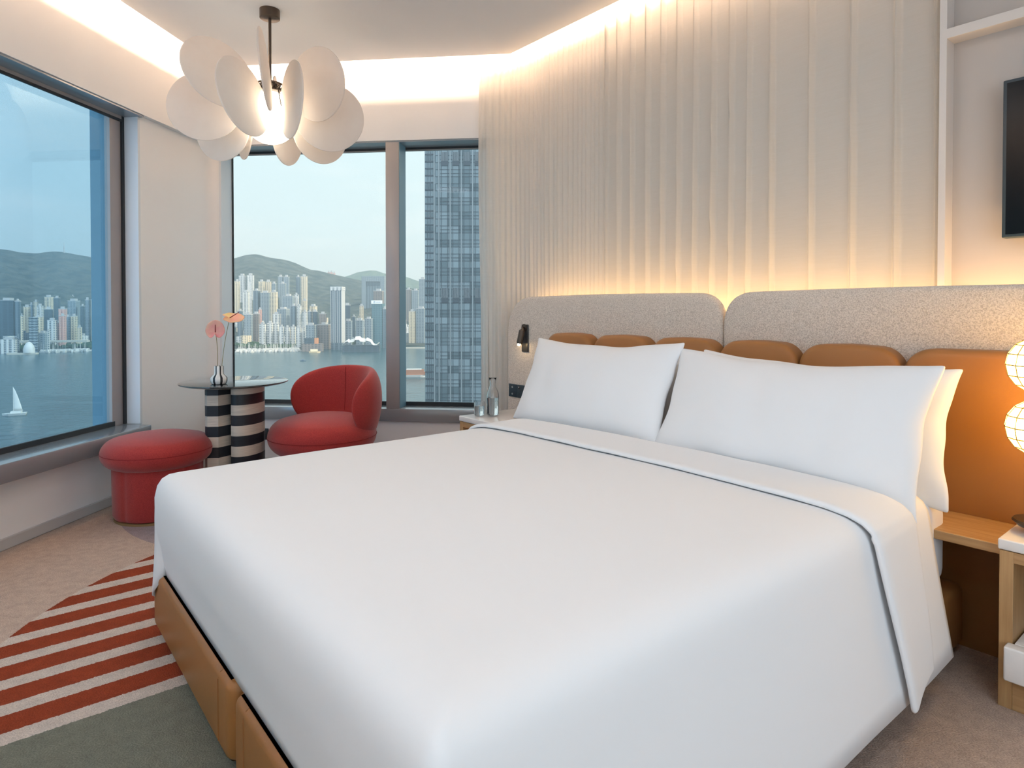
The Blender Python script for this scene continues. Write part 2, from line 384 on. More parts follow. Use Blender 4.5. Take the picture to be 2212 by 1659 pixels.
def prism(bm, poly, z0, z1, mi=0):
    lo = [bm.verts.new((x, y, z0)) for x, y in poly]; hi = [bm.verts.new((x, y, z1)) for x, y in poly]
    n = len(poly)
    fs = [bm.faces.new(list(reversed(lo))), bm.faces.new(hi)]
    for i in range(n):
        j = (i + 1) % n; fs.append(bm.faces.new((lo[i], lo[j], hi[j], hi[i])))
    for f in fs: f.material_index = mi
    return bm
def grid(bm, P_, closed_u=False, closed_v=False):
    V = [[bm.verts.new(p) for p in row] for row in P_]
    nu, nv = len(V), len(V[0])
    for i in range(nu if closed_u else nu - 1):
        for j in range(nv if closed_v else nv - 1):
            a, b = (i + 1) % nu, (j + 1) % nv
            bm.faces.new((V[i][j], V[a][j], V[a][b], V[i][b]))
    return V
def mods(o, kind, **kw):
    m = o.modifiers.new(kind.lower(), kind)
    for k, v in kw.items(): setattr(m, k, v)
    return m
def structure(o): o['kind'] = 'structure'; return o

# ================================================================== the room
Z2 = 2.418
bm = bmesh.new()
bx(bm, -3.02, -2.83, -2.35, 4.0, 0, 0.42); bx(bm, -3.02, -2.79, -2.35, 4.594, Z2, 3.2); bx(bm, -3.02, -2.83, -2.35, -1.4, 0.42, Z2)
poly = [(-3.02, 3.83), (-2.83, 3.83)] + [(-2.745 - 0.085 * cos(k * pi / 16), 4.535 + 0.085 * sin(k * pi / 16)) for k in range(0, 9)] + [(-2.76, 4.62), (-2.76, 4.80), (-3.02, 4.80)]
prism(bm, poly, 0, Z2 + 0.05)
structure(obj('wall_left', bm, M['wall'], rotz=WA, angle=30))
bm = bmesh.new()
bx(bm, -2.76, -0.20, 4.62, 4.85, 0, 0.42); bx(bm, -3.02, -0.20, 4.594, 4.85, Z2, 3.2); bx(bm, -0.70, -0.20, 4.62, 4.85, 0, Z2)
structure(obj('wall_back', bm, M['wall'], rotz=WA, angle=30))
bm = bmesh.new(); bx(bm, -3.62, 1.45, 3.02, 3.2, 0, 3.2)
structure(obj('wall_head', bm, M['wall'], rotz=BA, angle=30))
bm = bmesh.new(); bx(bm, -0.87, 1.3, 2.93, 3.019, 0, 3.06)
structure(obj('trim_1', bm, M['panel'], rotz=BA, angle=30))['label'] = 'grey beige wall panel beside the curtain'
bm = bmesh.new(); bx(bm, -0.886, -0.862, 2.85, 3.015, 0, 3.06); bx(bm, -0.862, 1.3, 2.85, 2.93, 2.216, 2.252)
structure(obj('trim_2', bm, M['post'], rotz=BA, angle=30))
bm = bmesh.new(); bx(bm, 1.3, 1.45, -1.95, 3.2, 0, 0.445); bx(bm, 1.3, 1.45, -1.95, 3.2, 2.418, 3.2); bx(bm, 1.3, 1.45, -1.95, -1.5, 0.44, 2.42); bx(bm, 1.3, 1.45, 1.5, 3.2, 0.44, 2.42)
structure(obj('wall_right', bm, M['wall'], rotz=BA, angle=30))
bm = bmesh.new(); bx(bm, -3.02, 0.2, -2.35, -2.2, 0, 3.2)
structure(obj('wall_rear', bm, M['wall'], rotz=WA, angle=30))

def xy(v): return (v.x, v.y)
outer = [xy(PW(-3.0, -2.34)), xy(PW(-3.0, 4.84)), xy(PW(-0.2, 4.84)), xy(PB(1.44, 3.19)), xy(PB(1.44, -1.94))]
def inter(yw, b):   # point with rear-window coordinate yw and headboard coordinate b
    d = BA - WA; a = (cos(d) * b - yw) / -sin(d)
    return PB(a, b)
c3 = inter(4.415, 2.80)
slab = [xy(PW(-2.63, -2.2)), xy(PW(-2.63, 4.415)), xy(c3), xy(PB(1.3, 2.80)), xy(PB(1.3, -1.8))]
bm = bmesh.new(); prism(bm, slab, ZC, ZC + 0.025); prism(bm, outer, 3.06, 3.2)
structure(obj('ceiling', bm, M['ceil'], angle=30))
bm = bmesh.new(); prism(bm, outer, -0.15, 0.0)
structure(obj('floor', bm, M['carpet'], angle=30))
bm = bmesh.new(); bx(bm, -2.832, -2.815, -2.2, 4.5, 0, 0.056, bev=0.003, seg=1)
structure(obj('baseboard_left', bm, M['base'], rotz=WA))
bm = bmesh.new(); bx(bm, -2.74, -0.42, 4.603, 4.622, 0, 0.056, bev=0.003, seg=1)
structure(obj('baseboard_back', bm, M['base'], rotz=WA))

def part(name, m, parent, *boxes, bev=0.0, seg=2, **kw):
    bm = bmesh.new()
    for b in boxes: bx(bm, *b, bev=bev, seg=seg)
    return obj(name, bm, m, parent, **kw)
# left window
w1 = empty('window_1', (0, 0, 0), WA); structure(w1); w1['label'] = 'large left window over the harbour'
part('window_sill', M['sill'], w1, (-2.97, -2.735, -1.4, 3.79, 0.35, 0.445), bev=0.004)
part('window_jamb', M['jamb'], w1, (-2.93, -2.828, 3.812, 3.832, 0.445, Z2))
part('window_head', M['sill'], w1, (-2.95, -2.80, -1.4, 3.832, Z2 - 0.012, Z2 + 0.001))
part('gasket', M['gasket'], w1, (-2.935, -2.92, 3.792, 3.814, 0.445, Z2 - 0.012), (-2.935, -2.92, -1.4, 3.80, 2.372, 2.386), (-2.945, -2.93, -1.4, 3.72, 0.445, 0.475))
part('window_frame', M['frame'], w1, (-2.97, -2.933, 3.70, 3.80, 0.445, 2.40), (-2.96, -2.922, -1.4, 3.80, 2.386, 2.406), (-2.97, -2.945, -1.4, 3.72, 0.44, 0.47), (-2.97, -2.93, -1.42, -1.40, 0.445, 2.40))
part('window_pane', M['glass_left'], w1, (-2.958, -2.952, -1.4, 3.72, 0.45, 2.39))
part('exterior_fin', M['fin'], w1, (-3.075, -2.972, 3.71, 3.80, -0.5, 3.4))
# rear window
w2 = empty('window_2', (0, 0, 0), WA); structure(w2); w2['label'] = 'rear window with a wide post'
part('window_sill', M['sill'], w2, (-2.758, -0.66, 4.596, 4.80, 0.35, 0.445), bev=0.004)
part('window_jamb', M['jamb'], w2, (-2.762, -2.745, 4.615, 4.79, 0.445, Z2), (-0.705, -0.69, 4.615, 4.79, 0.445, Z2))
part('window_head', M['sill'], w2, (-2.76, -0.69, 4.60, 4.80, Z2 - 0.012, Z2 + 0.001))
part('gasket', M['gasket'], w2, (-2.745, -2.735, 4.765, 4.775, 0.445, 2.406), (-2.745, -0.70, 4.765, 4.775, 2.392, 2.406), (-2.745, -0.70, 4.762, 4.775, 0.445, 0.475))
part('window_post', M['frame'], w2, (-1.452, -1.351, 4.598, 4.77, 0.445, Z2 - 0.01), bev=0.003)
part('post_sky_tint', M['fin'], w2, (-1.3505, -1.347, 4.602, 4.762, 0.447, Z2 - 0.012))  # blue plate holds the sky's tint on the post's side as colour
part('window_frame', M['frame'], w2, (-2.745, -0.70, 4.776, 4.80, 2.385, 2.406), (-2.745, -0.70, 4.776, 4.80, 0.44, 0.47))
part('window_pane', M['glass_back'], w2, (-2.745, -1.45, 4.777, 4.783, 0.45, 2.39), (-1.352, -0.70, 4.777, 4.783, 0.45, 2.39))

w3 = empty('window_3', (0, 0, 0), BA); structure(w3)  # unseen side window, added to bring cool daylight onto the bed
part('window_sill', M['sill'], w3, (1.26, 1.46, -1.5, 1.5, 0.41, 0.445)); part('window_pane', M['glass_back'], w3, (1.41, 1.42, -1.5, 1.5, 0.445, 2.418))
# the wing is an unseen box added to keep direct sun off the bed
blocker = obj('sun_blocker', bx(bmesh.new(), -16, 16, -4, 4, -75, 40), M['wall'], loc=(17, 0.5, 0), rotz=radians(90), smooth=False)
tag(blocker, 'pale wing added outside the side window to keep the sun out', 'building')
# socket on the wall under the rear window
t_ = obj('wall_socket', bx(bmesh.new(), -2.46, -2.378, 4.612, 4.62, 0.19, 0.275, bev=0.002), M['black'], rotz=WA)
tag(t_, 'small black socket plate low on the wall between striped table and red armchair', 'socket')

# ================================================================== sheer curtain
def curtain():
    c4 = inter(4.50, 2.89); d0 = PW(-0.735, 4.50)
    e1 = (c4 - d0); L1 = e1.length; e1.normalize(); n1 = Vector((e1.y, -e1.x, 0))
    e2 = fr(BA, 1, 0); end = PB(-0.888, 2.89); L2 = (end - c4).length; n2 = Vector((e2.y, -e2.x, 0))
    R = 0.10
    tot = L1 + L2
    # fold list: positions along the path where the curtain bulges; packed on the left, broad on the right
    s = 0.0; knots = [0.0]
    rnd = random.Random(11)
    while s < tot:
        f = s / tot
        w = (0.032 + 0.020 * rnd.random()) if f < 0.38 else (0.085 + 0.035 * rnd.random()) if f < 0.72 else (0.13 + 0.06 * rnd.random())
        s += w; knots.append(s)
    def offs(sv, z):
        for k in range(len(knots) - 1):
            if knots[k] <= sv <= knots[k + 1]:
                u = (sv - knots[k]) / (knots[k + 1] - knots[k]); w = knots[k + 1] - knots[k]
                break
        else: return 0.0
        amp = min(0.030, w * 0.55) * (0.75 + 0.35 * noise.noise(Vector((k * 3.1, z * 0.6, 0))))
        if w < 0.06: return 0.62 * amp * (0.5 - 0.5 * cos(2 * pi * u)) - 0.006
        # broad fold: flat with a soft narrow pleat at its edge
        e = min(u, 1 - u) * w
        return amp * 1.15 * math.exp(-(e / 0.009) ** 2) + 0.010 * u - 0.01
    n = 900; nz_ = 26
    P_ = []
    for i in range(n + 1):
        sv = tot * i / n; row = []
        for j in range(nz_ + 1):
            z = 0.02 + 3.02 * j / nz_
            drift = 0.012 * noise.noise(Vector((sv * 1.7, z * 0.55, 5))) * (1 - j / nz_) * 2
            ss = min(max(sv + drift, 0), tot)
            if sv < L1: base = d0 + e1 * sv; nn = n1
            else: base = c4 + e2 * (sv - L1); nn = n2
            k = max(0, 1 - abs(sv - L1) / R)
            if k > 0: nn = (n1 * (1 - (sv - L1 + R) / (2 * R)) + n2 * ((sv - L1 + R) / (2 * R))).normalized(); base = base + (n1 + n2).normalized() * (-0.0) + (n1 + n2).normalized() * 0.02 * k * k
            row.append(base + nn * offs(ss, z) + (e1 if sv < 0.06 else Vector()) * 0.010 * sin(z * 2.1) + Vector((0, 0, z)))
        P_.append(row)
    bm = bmesh.new(); grid(bm, P_)
    o = obj('sheer_curtain', bm, M['sheer'], angle=None)
    return tag(o, 'floor length cream sheer curtain in soft folds behind the headboard', 'curtain')
curtain()

# ================================================================== headboard
hb = empty('headboard', PB(-1.7, 2.74), BA)
tag(hb, 'long beige boucle headboard with a padded tan leather band along its lower part', 'headboard')
def roundpad(x0, x1, z0, z1, y0, y1, r0, r1, crown=0.0, bulge=0.01, n=12, ex=2.3):
    """upholstered panel in the x-z plane with rounded top corners; front at y0"""
    out = []
    out.append((x1, z0))
    for k in range(n + 1):
        a = (pi / 2) * k / n; out.append((x1 - r1 + r1 * abs(cos(a)) ** (2 / ex), z1 - r1 + r1 * abs(sin(a)) ** (2 / ex)))
    m = 10
    for k in range(1, m): out.append((x1 - r1 + (x0 + r0 - x1 + r1) * k / m, z1 + crown * sin(pi * k / m)))
    for k in range(n + 1):
        a = (pi / 2) * k / n; out.append((x0 + r0 - r0 * abs(sin(a)) ** (2 / ex), z1 - r0 + r0 * abs(cos(a)) ** (2 / ex)))
    out.append((x0, z0))
    bm = bmesh.new(); cx, cz = (x0 + x1) / 2, (z0 + z1) / 2
    e = min(0.03, (y1 - y0) / 2.2)
    prof = []
    for k in range(6):
        a = (pi / 2) * k / 5; prof.append((e * (1 - sin(a)) , y0 + e * (1 - cos(a)) if False else y0 + e * (1 - sin(a)) * 0 + e * (1 - cos(pi / 2 - a))))
    # rings: front inner -> rounded edge -> back
    rings = []
    steps = [(e * 2.6, y0 - bulge)] + [(e * (1 - sin(pi / 2 * k / 6)), y0 + e * (1 - cos(pi / 2 * k / 6))) for k in range(7)] + [(0, y1)]
    def inset(p, d):
        x, z = p; dx = -1 if x > cx else 1
        sx = max(0.0, 1 - 2 * d / (x1 - x0)); sz = max(0.0, 1 - d / (z1 - z0))
        return (cx + (x - cx) * sx, z0 + (z - z0) * sz)
    for d, y in steps:
        rings.append([bm.verts.new((*[inset(p, d)[0]], y, inset(p, d)[1])) for p in out])
    for A, B_ in zip(rings[:-1], rings[1:]):
        for i in range(len(A)):
            j = (i + 1) % len(A); bm.faces.new((A[i], A[j], B_[j], B_[i]))
    bm.faces.new(rings[0]); bm.faces.new(list(reversed(rings[-1])))
    return bm
obj('boucle_panel', roundpad(-1.72, -0.062, 0.0, 1.262, 0.0, 0.06, 0.25, 0.16, 0.006), M['boucle'], hb, angle=60)
obj('boucle_panel', roundpad(-0.058, 1.72, 0.0, 1.262, 0.0, 0.06, 0.16, 0.20, 0.006), M['boucle'], hb, angle=60)
xs = [-2.93, -2.532, -2.12, -1.723, -1.338, -0.938]
for i in range(5):
    obj('leather_pad', roundpad(xs[i] + 1.7 + 0.001, xs[i + 1] + 1.7 - 0.001, 0.30, 1.036, -0.10, -0.005, 0.10, 0.10, 0.004, 0.012, ex=2.0), M['leather'], hb, angle=60)
obj('leather_pad', roundpad(-0.937 + 1.7, 1.62, 0.0, 1.036, -0.10, -0.005, 0.10, 0.10, 0.002, 0.004, ex=2.0), M['leather'], hb, angle=60)['label'] = 'wide plain tan leather panel reaching the floor'

# reading spotlight
sc_ = empty('reading_light', PB(-3.205, 2.728, 0.99), BA)
tag(sc_, 'small black wall reading spotlight, lit, on the left end of the headboard', 'wall lamp')
obj('backplate', bx(bmesh.new(), -0.032, 0.032, -0.008, 0.002, -0.09, 0.09, bev=0.004), M['black'], sc_)
bm = bmesh.new(); lathe(bm, [(0.0255, 0), (0.0255, 0.006)], 24); bmesh.ops.rotate(bm, verts=bm.verts, matrix=Matrix.Rotation(pi / 2, 3, 'X')); bmesh.ops.translate(bm, verts=bm.verts, vec=(0, -0.008, 0.068))
obj('pivot', bm, M['bronze'], sc_)
bm = bmesh.new(); tube(bm, [(0.004, -0.018, 0.07), (0.002, -0.032, 0.05), (-0.002, -0.044, -0.015), (-0.003, -0.048, -0.036)], [0.010, 0.019, 0.021, 0.019], 16)
obj('lamp_head', bm, M['bronze'], sc_)
bm = bmesh.new(); bmesh.ops.create_uvsphere(bm, u_segments=16, v_segments=10, radius=0.010); bmesh.ops.translate(bm, verts=bm.verts, vec=(-0.003, -0.053, -0.040))
obj('lens', bm, M['bulb'], sc_)
# control plate and socket plate
pl = empty('switch_plate', PB(-3.328, 2.7285, 0.592), BA); tag(pl, 'dark blue-grey switch plate with two small white symbols, nearest the curtain', 'switch')
obj('plate', bx(bmesh.new(), -0.043, 0.043, -0.008, 0.0, 0, 0.086, bev=0.002), M['plate'], pl)
def icon(z):
    bm = bmesh.new()
    pts = [(-0.004 + 0.006 * cos(k * pi / 8), -0.0086, z + 0.006 * sin(k * pi / 8)) for k in range(16)]
    tube(bm, pts, 0.0006, 5, closed=True)
    bx(bm, -0.010, 0.002, -0.0092, -0.0082, z - 0.0014, z - 0.0004); bx(bm, -0.010, 0.002, -0.0092, -0.0082, z + 0.0012, z + 0.0022)
    return obj('symbol', bm, M['white_ink'], pl)
icon(0.020); icon(0.066)
pl2 = empty('power_socket', PB(-3.240, 2.7285, 0.592), BA); tag(pl2, 'dark three pin power socket right of the switch plate, half hidden by the pillow', 'socket')
obj('plate', bx(bmesh.new(), -0.043, 0.043, -0.008, 0.0, 0, 0.086, bev=0.002), M['plate'], pl2)
obj('rocker', bx(bmesh.new(), -0.030, -0.012, -0.011, -0.006, 0.058, 0.076, bev=0.002), M['black'], pl2)
bm = bmesh.new(); bx(bm, -0.004, 0.004, -0.0085, -0.0075, 0.044, 0.056); bx(bm, -0.018, -0.010, -0.0085, -0.0075, 0.024, 0.030); bx(bm, 0.010, 0.018, -0.0085, -0.0075, 0.024, 0.030)
obj('pin_holes', bm, M['gasket'], pl2)
bm = bmesh.new(); bx(bm, -0.024, -0.018, -0.0118, -0.0108, 0.068, 0.073); obj('symbol', bm, M['white_ink'], pl2)

# ================================================================== bed
bed = empty('bed', PB(-1.66, 1.5), BA); tag(bed, 'double bed base upholstered in tan leather with split foot rails', 'bed')
def rail(x0, x1, y0, y1, z0, z1, r, name='foot_rail'):
    # stadium-ended rail with soft edges
    bm = bmesh.new(); w = (y1 - y0) / 2; cyy = (y0 + y1) / 2; n = 10
    poly = []
    rr = min(w, r)
    for (px, py, a0) in ((x1 - rr, y1 - rr, 0), (x0 + rr, y1 - rr, pi / 2), (x0 + rr, y0 + rr, pi), (x1 - rr, y0 + rr, 1.5 * pi)):
        for k in range(n + 1): poly.append((px + rr * cos(a0 + pi / 2 * k / n), py + rr * sin(a0 + pi / 2 * k / n)))
    e = 0.022; rings = []
    cxx = (x0 + x1) / 2
    def ins(p, d): return (p[0] - d * (1 if p[0] > cxx else -1) , p[1] - d * (1 if p[1] > cyy else -1))
    for d, z in [(e * 1.4, z0)] + [(e * (1 - sin(k * pi / 8)), z0 + e * (1 - cos(k * pi / 8))) for k in range(5)] + [(e * (1 - cos(k * pi / 8)), z1 - e * (1 - sin(k * pi / 8))) for k in range(5)] + [(e * 1.4, z1 + 0.002)]:
        rings.append([bm.verts.new((*ins(p, d), z)) for p in poly])
    for A, B_ in zip(rings[:-1], rings[1:]):
        for i in range(len(A)):
            j = (i + 1) % len(A); bm.faces.new((A[i], A[j], B_[j], B_[i]))
    bm.faces.new(list(reversed(rings[0]))); bm.faces.new(rings[-1])
    return obj(name, bm, M['leather'], bed, angle=50)
Y0 = -1.5
rail(-0.985, -0.012, 0.455 + Y0, 0.53 + Y0, 0.03, 0.236, 0.04); rail(0.008, 0.975, 0.455 + Y0, 0.53 + Y0, 0.03, 0.236, 0.04)
def seam(x):
    bm = bmesh.new(); pts = [(x, 0.4545 + Y0, 0.05), (x, 0.4542 + Y0, 0.212), (x, 0.463 + Y0, 0.231), (x, 0.477 + Y0, 0.2375), (x, 0.50 + Y0, 0.2375)]
    tube(bm, pts, 0.0016, 6); return obj('seam', bm, mat('leather_seam', (0.30, 0.13, 0.045), 0.6), bed)
seam(-0.115); seam(0.10)
rail(0.80, 0.945, 0.54 + Y0, 2.60 + Y0, 0.03, 0.236, 0.03, 'side_rail'); rail(-0.96, -0.80, 0.54 + Y0, 2.60 + Y0, 0.03, 0.236, 0.03, 'side_rail')
obj('platform', bx(bmesh.new(), -0.795, 0.795, 0.54 + Y0, 2.58 + Y0, 0.0, 0.228), M['black'], bed)
mt = obj('mattress', bx(bmesh.new(), -0.90, 0.90, 0.56 + Y0, 2.53 + Y0, 0.229, 0.578, bev=0.085, seg=6), M['sheet'], loc=PB(-1.64, 1.5), rotz=BA, angle=80)
tag(mt, 'thick mattress under a white fitted sheet on the leather bed base', 'mattress')

# ---- duvet
CA = -1.64
def side_prof(hem):
    return [(0.155, 0.606), (0.10, 0.606), (0.060, 0.600), (0.030, 0.586), (0.010, 0.562), (0.0, 0.530),
            (-0.012, 0.45 if hem < 0.3 else 0.46), (-0.028, 0.34 if hem < 0.2 else 0.39), (-0.042, hem + 0.10 if hem < 0.2 else 0.33), (-0.050, hem)]
def duvet():
    hwA = 0.918; b0 = 0.452; b1 = 2.26; rc = 0.035; IN = 0.16
    path = []
    nS, nC, nF = 90, 10, 90
    for i in range(nS): path.append((CA + hwA, b1 + (b0 + rc - b1) * i / nS, 1, 0, 0.0))
    for i in range(nC): a = pi / 2 * i / nC; path.append((CA + hwA - rc + rc * cos(a), b0 + rc - rc * sin(a), cos(a), -sin(a), sin(a) ** 2))
    for i in range(nF): path.append((CA + hwA - rc - 2 * (hwA - rc) * i / nF, b0, 0, -1, 1.0))
    for i in range(nC): a = pi / 2 * i / nC; path.append((CA - hwA + rc - rc * sin(a), b0 + rc - rc * cos(a), -sin(a), -cos(a), cos(a) ** 2))
    for i in range(nS + 1): path.append((CA - hwA, b0 + rc + (b1 - b0 - rc) * i / nS, -1, 0, 0.0))
    bm = bmesh.new()
    def ztop(a, b):
        # gently crowned top
        ea = max(0.0, 1 - abs(a - CA) / hwA); eb = max(0.0, (b - b0) / 0.6)
        return 0.604 + 0.020 * (1 - math.exp(-ea * 3.0)) * (1 - math.exp(-eb * 1.5)) + 0.0035 * noise.noise(Vector((a * 2.3, b * 2.3, 1.3)))
    prof_s = [(0.14, 0.000), (0.10, -0.002), (0.065, -0.006), (0.038, -0.014), (0.018, -0.027), (0.005, -0.048), (-0.003, -0.085)]
    P_ = []
    for (a, b, nx, ny, fw) in path:
        row = []
        zt = 0.604
        for d, dz in prof_s:
            if d > rc:
                qa = CA + (hwA - d) * (nx if fw == 0 else (1 if nx > 0 else -1)) if fw < 1 else CA + (a - CA) / (hwA - rc) * (hwA - d)
                qb = b1 + (b - b1) * (b1 - b0 - d) / (b1 - b0 - rc) if fw == 0 else b0 + d
                q_ = (qa, qb)
            else: q_ = (a - nx * d, b - ny * d)
            row.append((q_[0], q_[1], ztop(*q_) + dz))
        hem = 0.125 * (1 - fw) + 0.2375 * fw
        for k in range(1, 9):
            u = k / 8; z = 0.519 + (hem - 0.519) * u
            side = 0.003 + 0.062 * u ** 1.1; foot = 0.006 * sin(pi * min(1, u * 1.6)) - 0.030 * u ** 1.6
            wv = 0.012 * noise.noise(Vector((b * 1.8, a * 0.7, 0))) * u * (1 - fw)
            o_ = side * (1 - fw) + foot * fw + wv
            row.append((a + nx * o_, b + ny * o_, z))
        P_.append(row)
    V = grid(bm, [[Vector((x - CA, y - 1.3, z)) for x, y, z in row] for row in P_])
    # top: rows of the near side joined to the mirrored rows of the far side, plus the foot strip
    inner = [r[0] for r in V]; n = len(inner)
    top = []
    tot = nS + nC                                     # indices 0..tot lie on the near half before the foot strip
    # near index i pairs with far index n-1-i
    K = nF
    def lerp_row(vl, vr):
        row = [vl]
        for k in range(1, K):
            u = k / K; p = vl.co.lerp(vr.co, u); p.z = ztop(p.x + CA, p.y + 1.3); row.append(bm.verts.new(p))
        row.append(vr); return row
    rows = [lerp_row(inner[i], inner[n - 1 - i]) for i in range(0, tot)]
    rows.append(inner[tot:tot + nF + 1])
    for A, B_ in zip(rows[:-1], rows[1:]):
        for k in range(K):
            q = [A[k], A[k + 1], B_[k + 1], B_[k]]
            q2 = []
            for v in q:
                if v not in q2: q2.append(v)
            if len(q2) > 2:
                try: bm.faces.new(q2)
                except ValueError: pass
    bmesh.ops.remove_doubles(bm, verts=bm.verts, dist=0.0002)
    o = obj('duvet', bm, M['duvet'], loc=PB(CA, 1.3), rotz=BA, angle=None)
    mods(o, 'SOLIDIFY', thickness=0.006, offset=1.0)
    tag(o, 'smooth white duvet spread over the whole bed, hanging down both sides', 'duvet')
    return o
dv = duvet()
def fold():
    # turned-back sheet across the bed
    half = [(0.0, 0.637), (0.25, 0.6365), (0.5, 0.634), (0.70, 0.629), (0.80, 0.623), (0.86, 0.614), (0.90, 0.600), (0.925, 0.580), (0.937, 0.552), (0.944, 0.50), (0.954, 0.43), (0.966, 0.35), (0.978, 0.27), (0.988, 0.19), (0.993, 0.12)]
    pts = [(-x, z) for x, z in reversed(half[1:])] + half
    # refine
    fine = []
    for (x0, z0), (x1, z1) in zip(pts[:-1], pts[1:]):
        for k in range(4): u = k / 4; fine.append((x0 + (x1 - x0) * u, z0 + (z1 - z0) * u))
    fine.append(pts[-1]); nB = 12; P_ = []
    for (x, z) in fine:
        drop = max(0.0, 0.57 - z) / 0.45
        f0 = 1.822 + 0.010 * noise.noise(Vector((x * 2.5, 3, 0))) + drop * 0.05
        f1 = 2.085 - drop * 0.03 + 0.006 * noise.noise(Vector((x * 4, 9, 0)))
        zz = z + (0.05 * 0 if x < 0 else 0)
        row = []
        for j in range(nB + 1):
            u = j / nB; b = f0 + (f1 - f0) * u
            flare = 0.022 * drop * (1 - u) ** 2 * (1 if x > 0 else -1)
            lift = 0.006 * math.exp(-(u / 0.08) ** 2) if drop == 0 else 0
            low = 0.04 * u * drop if x > 0 else 0     # hem rises towards the head
            row.append(Vector((x + flare + (0.004 if x > 0 else -0.004), b - 1.9, zz + lift + low + 0.002 * noise.noise(Vector((x * 6, b * 7, 4))))))
        # rolled front edge
        row.insert(0, row[0] + Vector((0, 0.004, -0.010)) if drop == 0 else row[0] + Vector((-0.008 * (1 if x > 0 else -1), 0.003, 0)))
        P_.append(row)
    bm = bmesh.new(); grid(bm, P_)
    o = obj('folded_sheet', bm, M['duvet'], loc=PB(CA, 1.9), rotz=BA, angle=None)
    mods(o, 'SOLIDIFY', thickness=0.009, offset=1.0); mods(o, 'SUBSURF', levels=1, render_levels=1)
    return tag(o, 'white sheet edge turned back over the duvet below the pillows', 'sheet')
fold()

# ---- pillows
def pillow(name, w, h, t, seed, label, loc, lean, roll=0.0, sag=0.02, droop=0.0):
    rnd = random.Random(seed); bm = bmesh.new(); nx, ny = 44, 30
    def pt(u, v, sgn):
        cx = (1 - 0.06 * (1 - v * v)); cyy = (1 - 0.15 * (1 - u * u)) if v > 0 else (1 - 0.06 * (1 - u * u))
        x = u * w / 2 * cx; y = v * h / 2 * cyy
        prof = max(0.0, (1 - abs(u) ** 2.6)) ** 0.55 * max(0.0, (1 - abs(v) ** 2.2)) ** 0.6
        z = sgn * (0.004 + t / 2 * prof)
        n1 = noise.noise(Vector((x * 5 + seed, y * 5, sgn)))
        n2 = noise.noise(Vector((x * 11 + seed, y * 3, sgn + 4)))
        z += sgn * prof * (0.012 * n1 + 0.006 * n2)
        # pulled corners crease
        edge = (abs(u) ** 6 + abs(v) ** 6)
        z += 0.006 * edge * sin(u * 9 + seed) * (1 - abs(u * v) ** 3)
        y -= sag * (1 - v) * 0.5 * (1 - u * u) * 0.5
        y += 0.01 * noise.noise(Vector((u * 2 + seed, 2, 0))) * abs(v)
        x += 0.012 * noise.noise(Vector((v * 2, seed, 7))) * abs(u)
        y -= droop * max(0.0, u) ** 2 * max(0.0, -v)
        return Vector((x, y, z))
    F_ = [[pt(-1 + 2 * i / nx, -1 + 2 * j / ny, 1) for j in range(ny + 1)] for i in range(nx + 1)]
    Bk = [[pt(-1 + 2 * i / nx, -1 + 2 * j / ny, -1) for j in range(ny + 1)] for i in range(nx + 1)]
    grid(bm, F_); grid(bm, Bk)
    # close the seam
    bm.verts.ensure_lookup_table(); off = (nx + 1) * (ny + 1)
    def idx(i, j): return i * (ny + 1) + j
    border = [idx(i, 0) for i in range(nx + 1)] + [idx(nx, j) for j in range(1, ny + 1)] + [idx(i, ny) for i in range(nx - 1, -1, -1)] + [idx(0, j) for j in range(ny - 1, 0, -1)]
    for k in range(len(border)):
        a, b = border[k], border[(k + 1) % len(border)]
        bm.faces.new((bm.verts[a], bm.verts[b], bm.verts[off + b], bm.verts[off + a]))
    o = obj(name, bm, M['pillow'], angle=None)
    o.location = loc
    R_ = Matrix.Rotation(BA, 4, 'Z') @ Matrix.Rotation(radians(90 - lean), 4, 'X') @ Matrix.Rotation(radians(roll), 4, 'Z')
    o.rotation_euler = R_.to_euler()
    mods(o, 'SUBSURF', levels=1, render_levels=1)
    return tag(o, label, 'pillow', 'white pillows against the headboard')
pillow('pillow', 1.00, 0.465, 0.17, 3, 'front right white pillow, largest in view, nearest the lantern lamp', PB(-1.195, 2.225, 0.798), 25, -0.5, droop=0.045)
pillow('pillow', 0.95, 0.46, 0.17, 8, 'front left white pillow, nearest the reading spotlight', PB(-2.14, 2.23, 0.822), 24, 0.8)
pillow('pillow', 0.99, 0.44, 0.13, 5, 'rear right white pillow, its edge lit warm by the lantern lamp', PB(-1.185, 2.42, 0.780), 13, -1, droop=0.03)
pillow('pillow', 0.95, 0.40, 0.13, 6, 'rear left white pillow hidden behind the front left pillow', PB(-2.12, 2.40, 0.785), 15, 0)

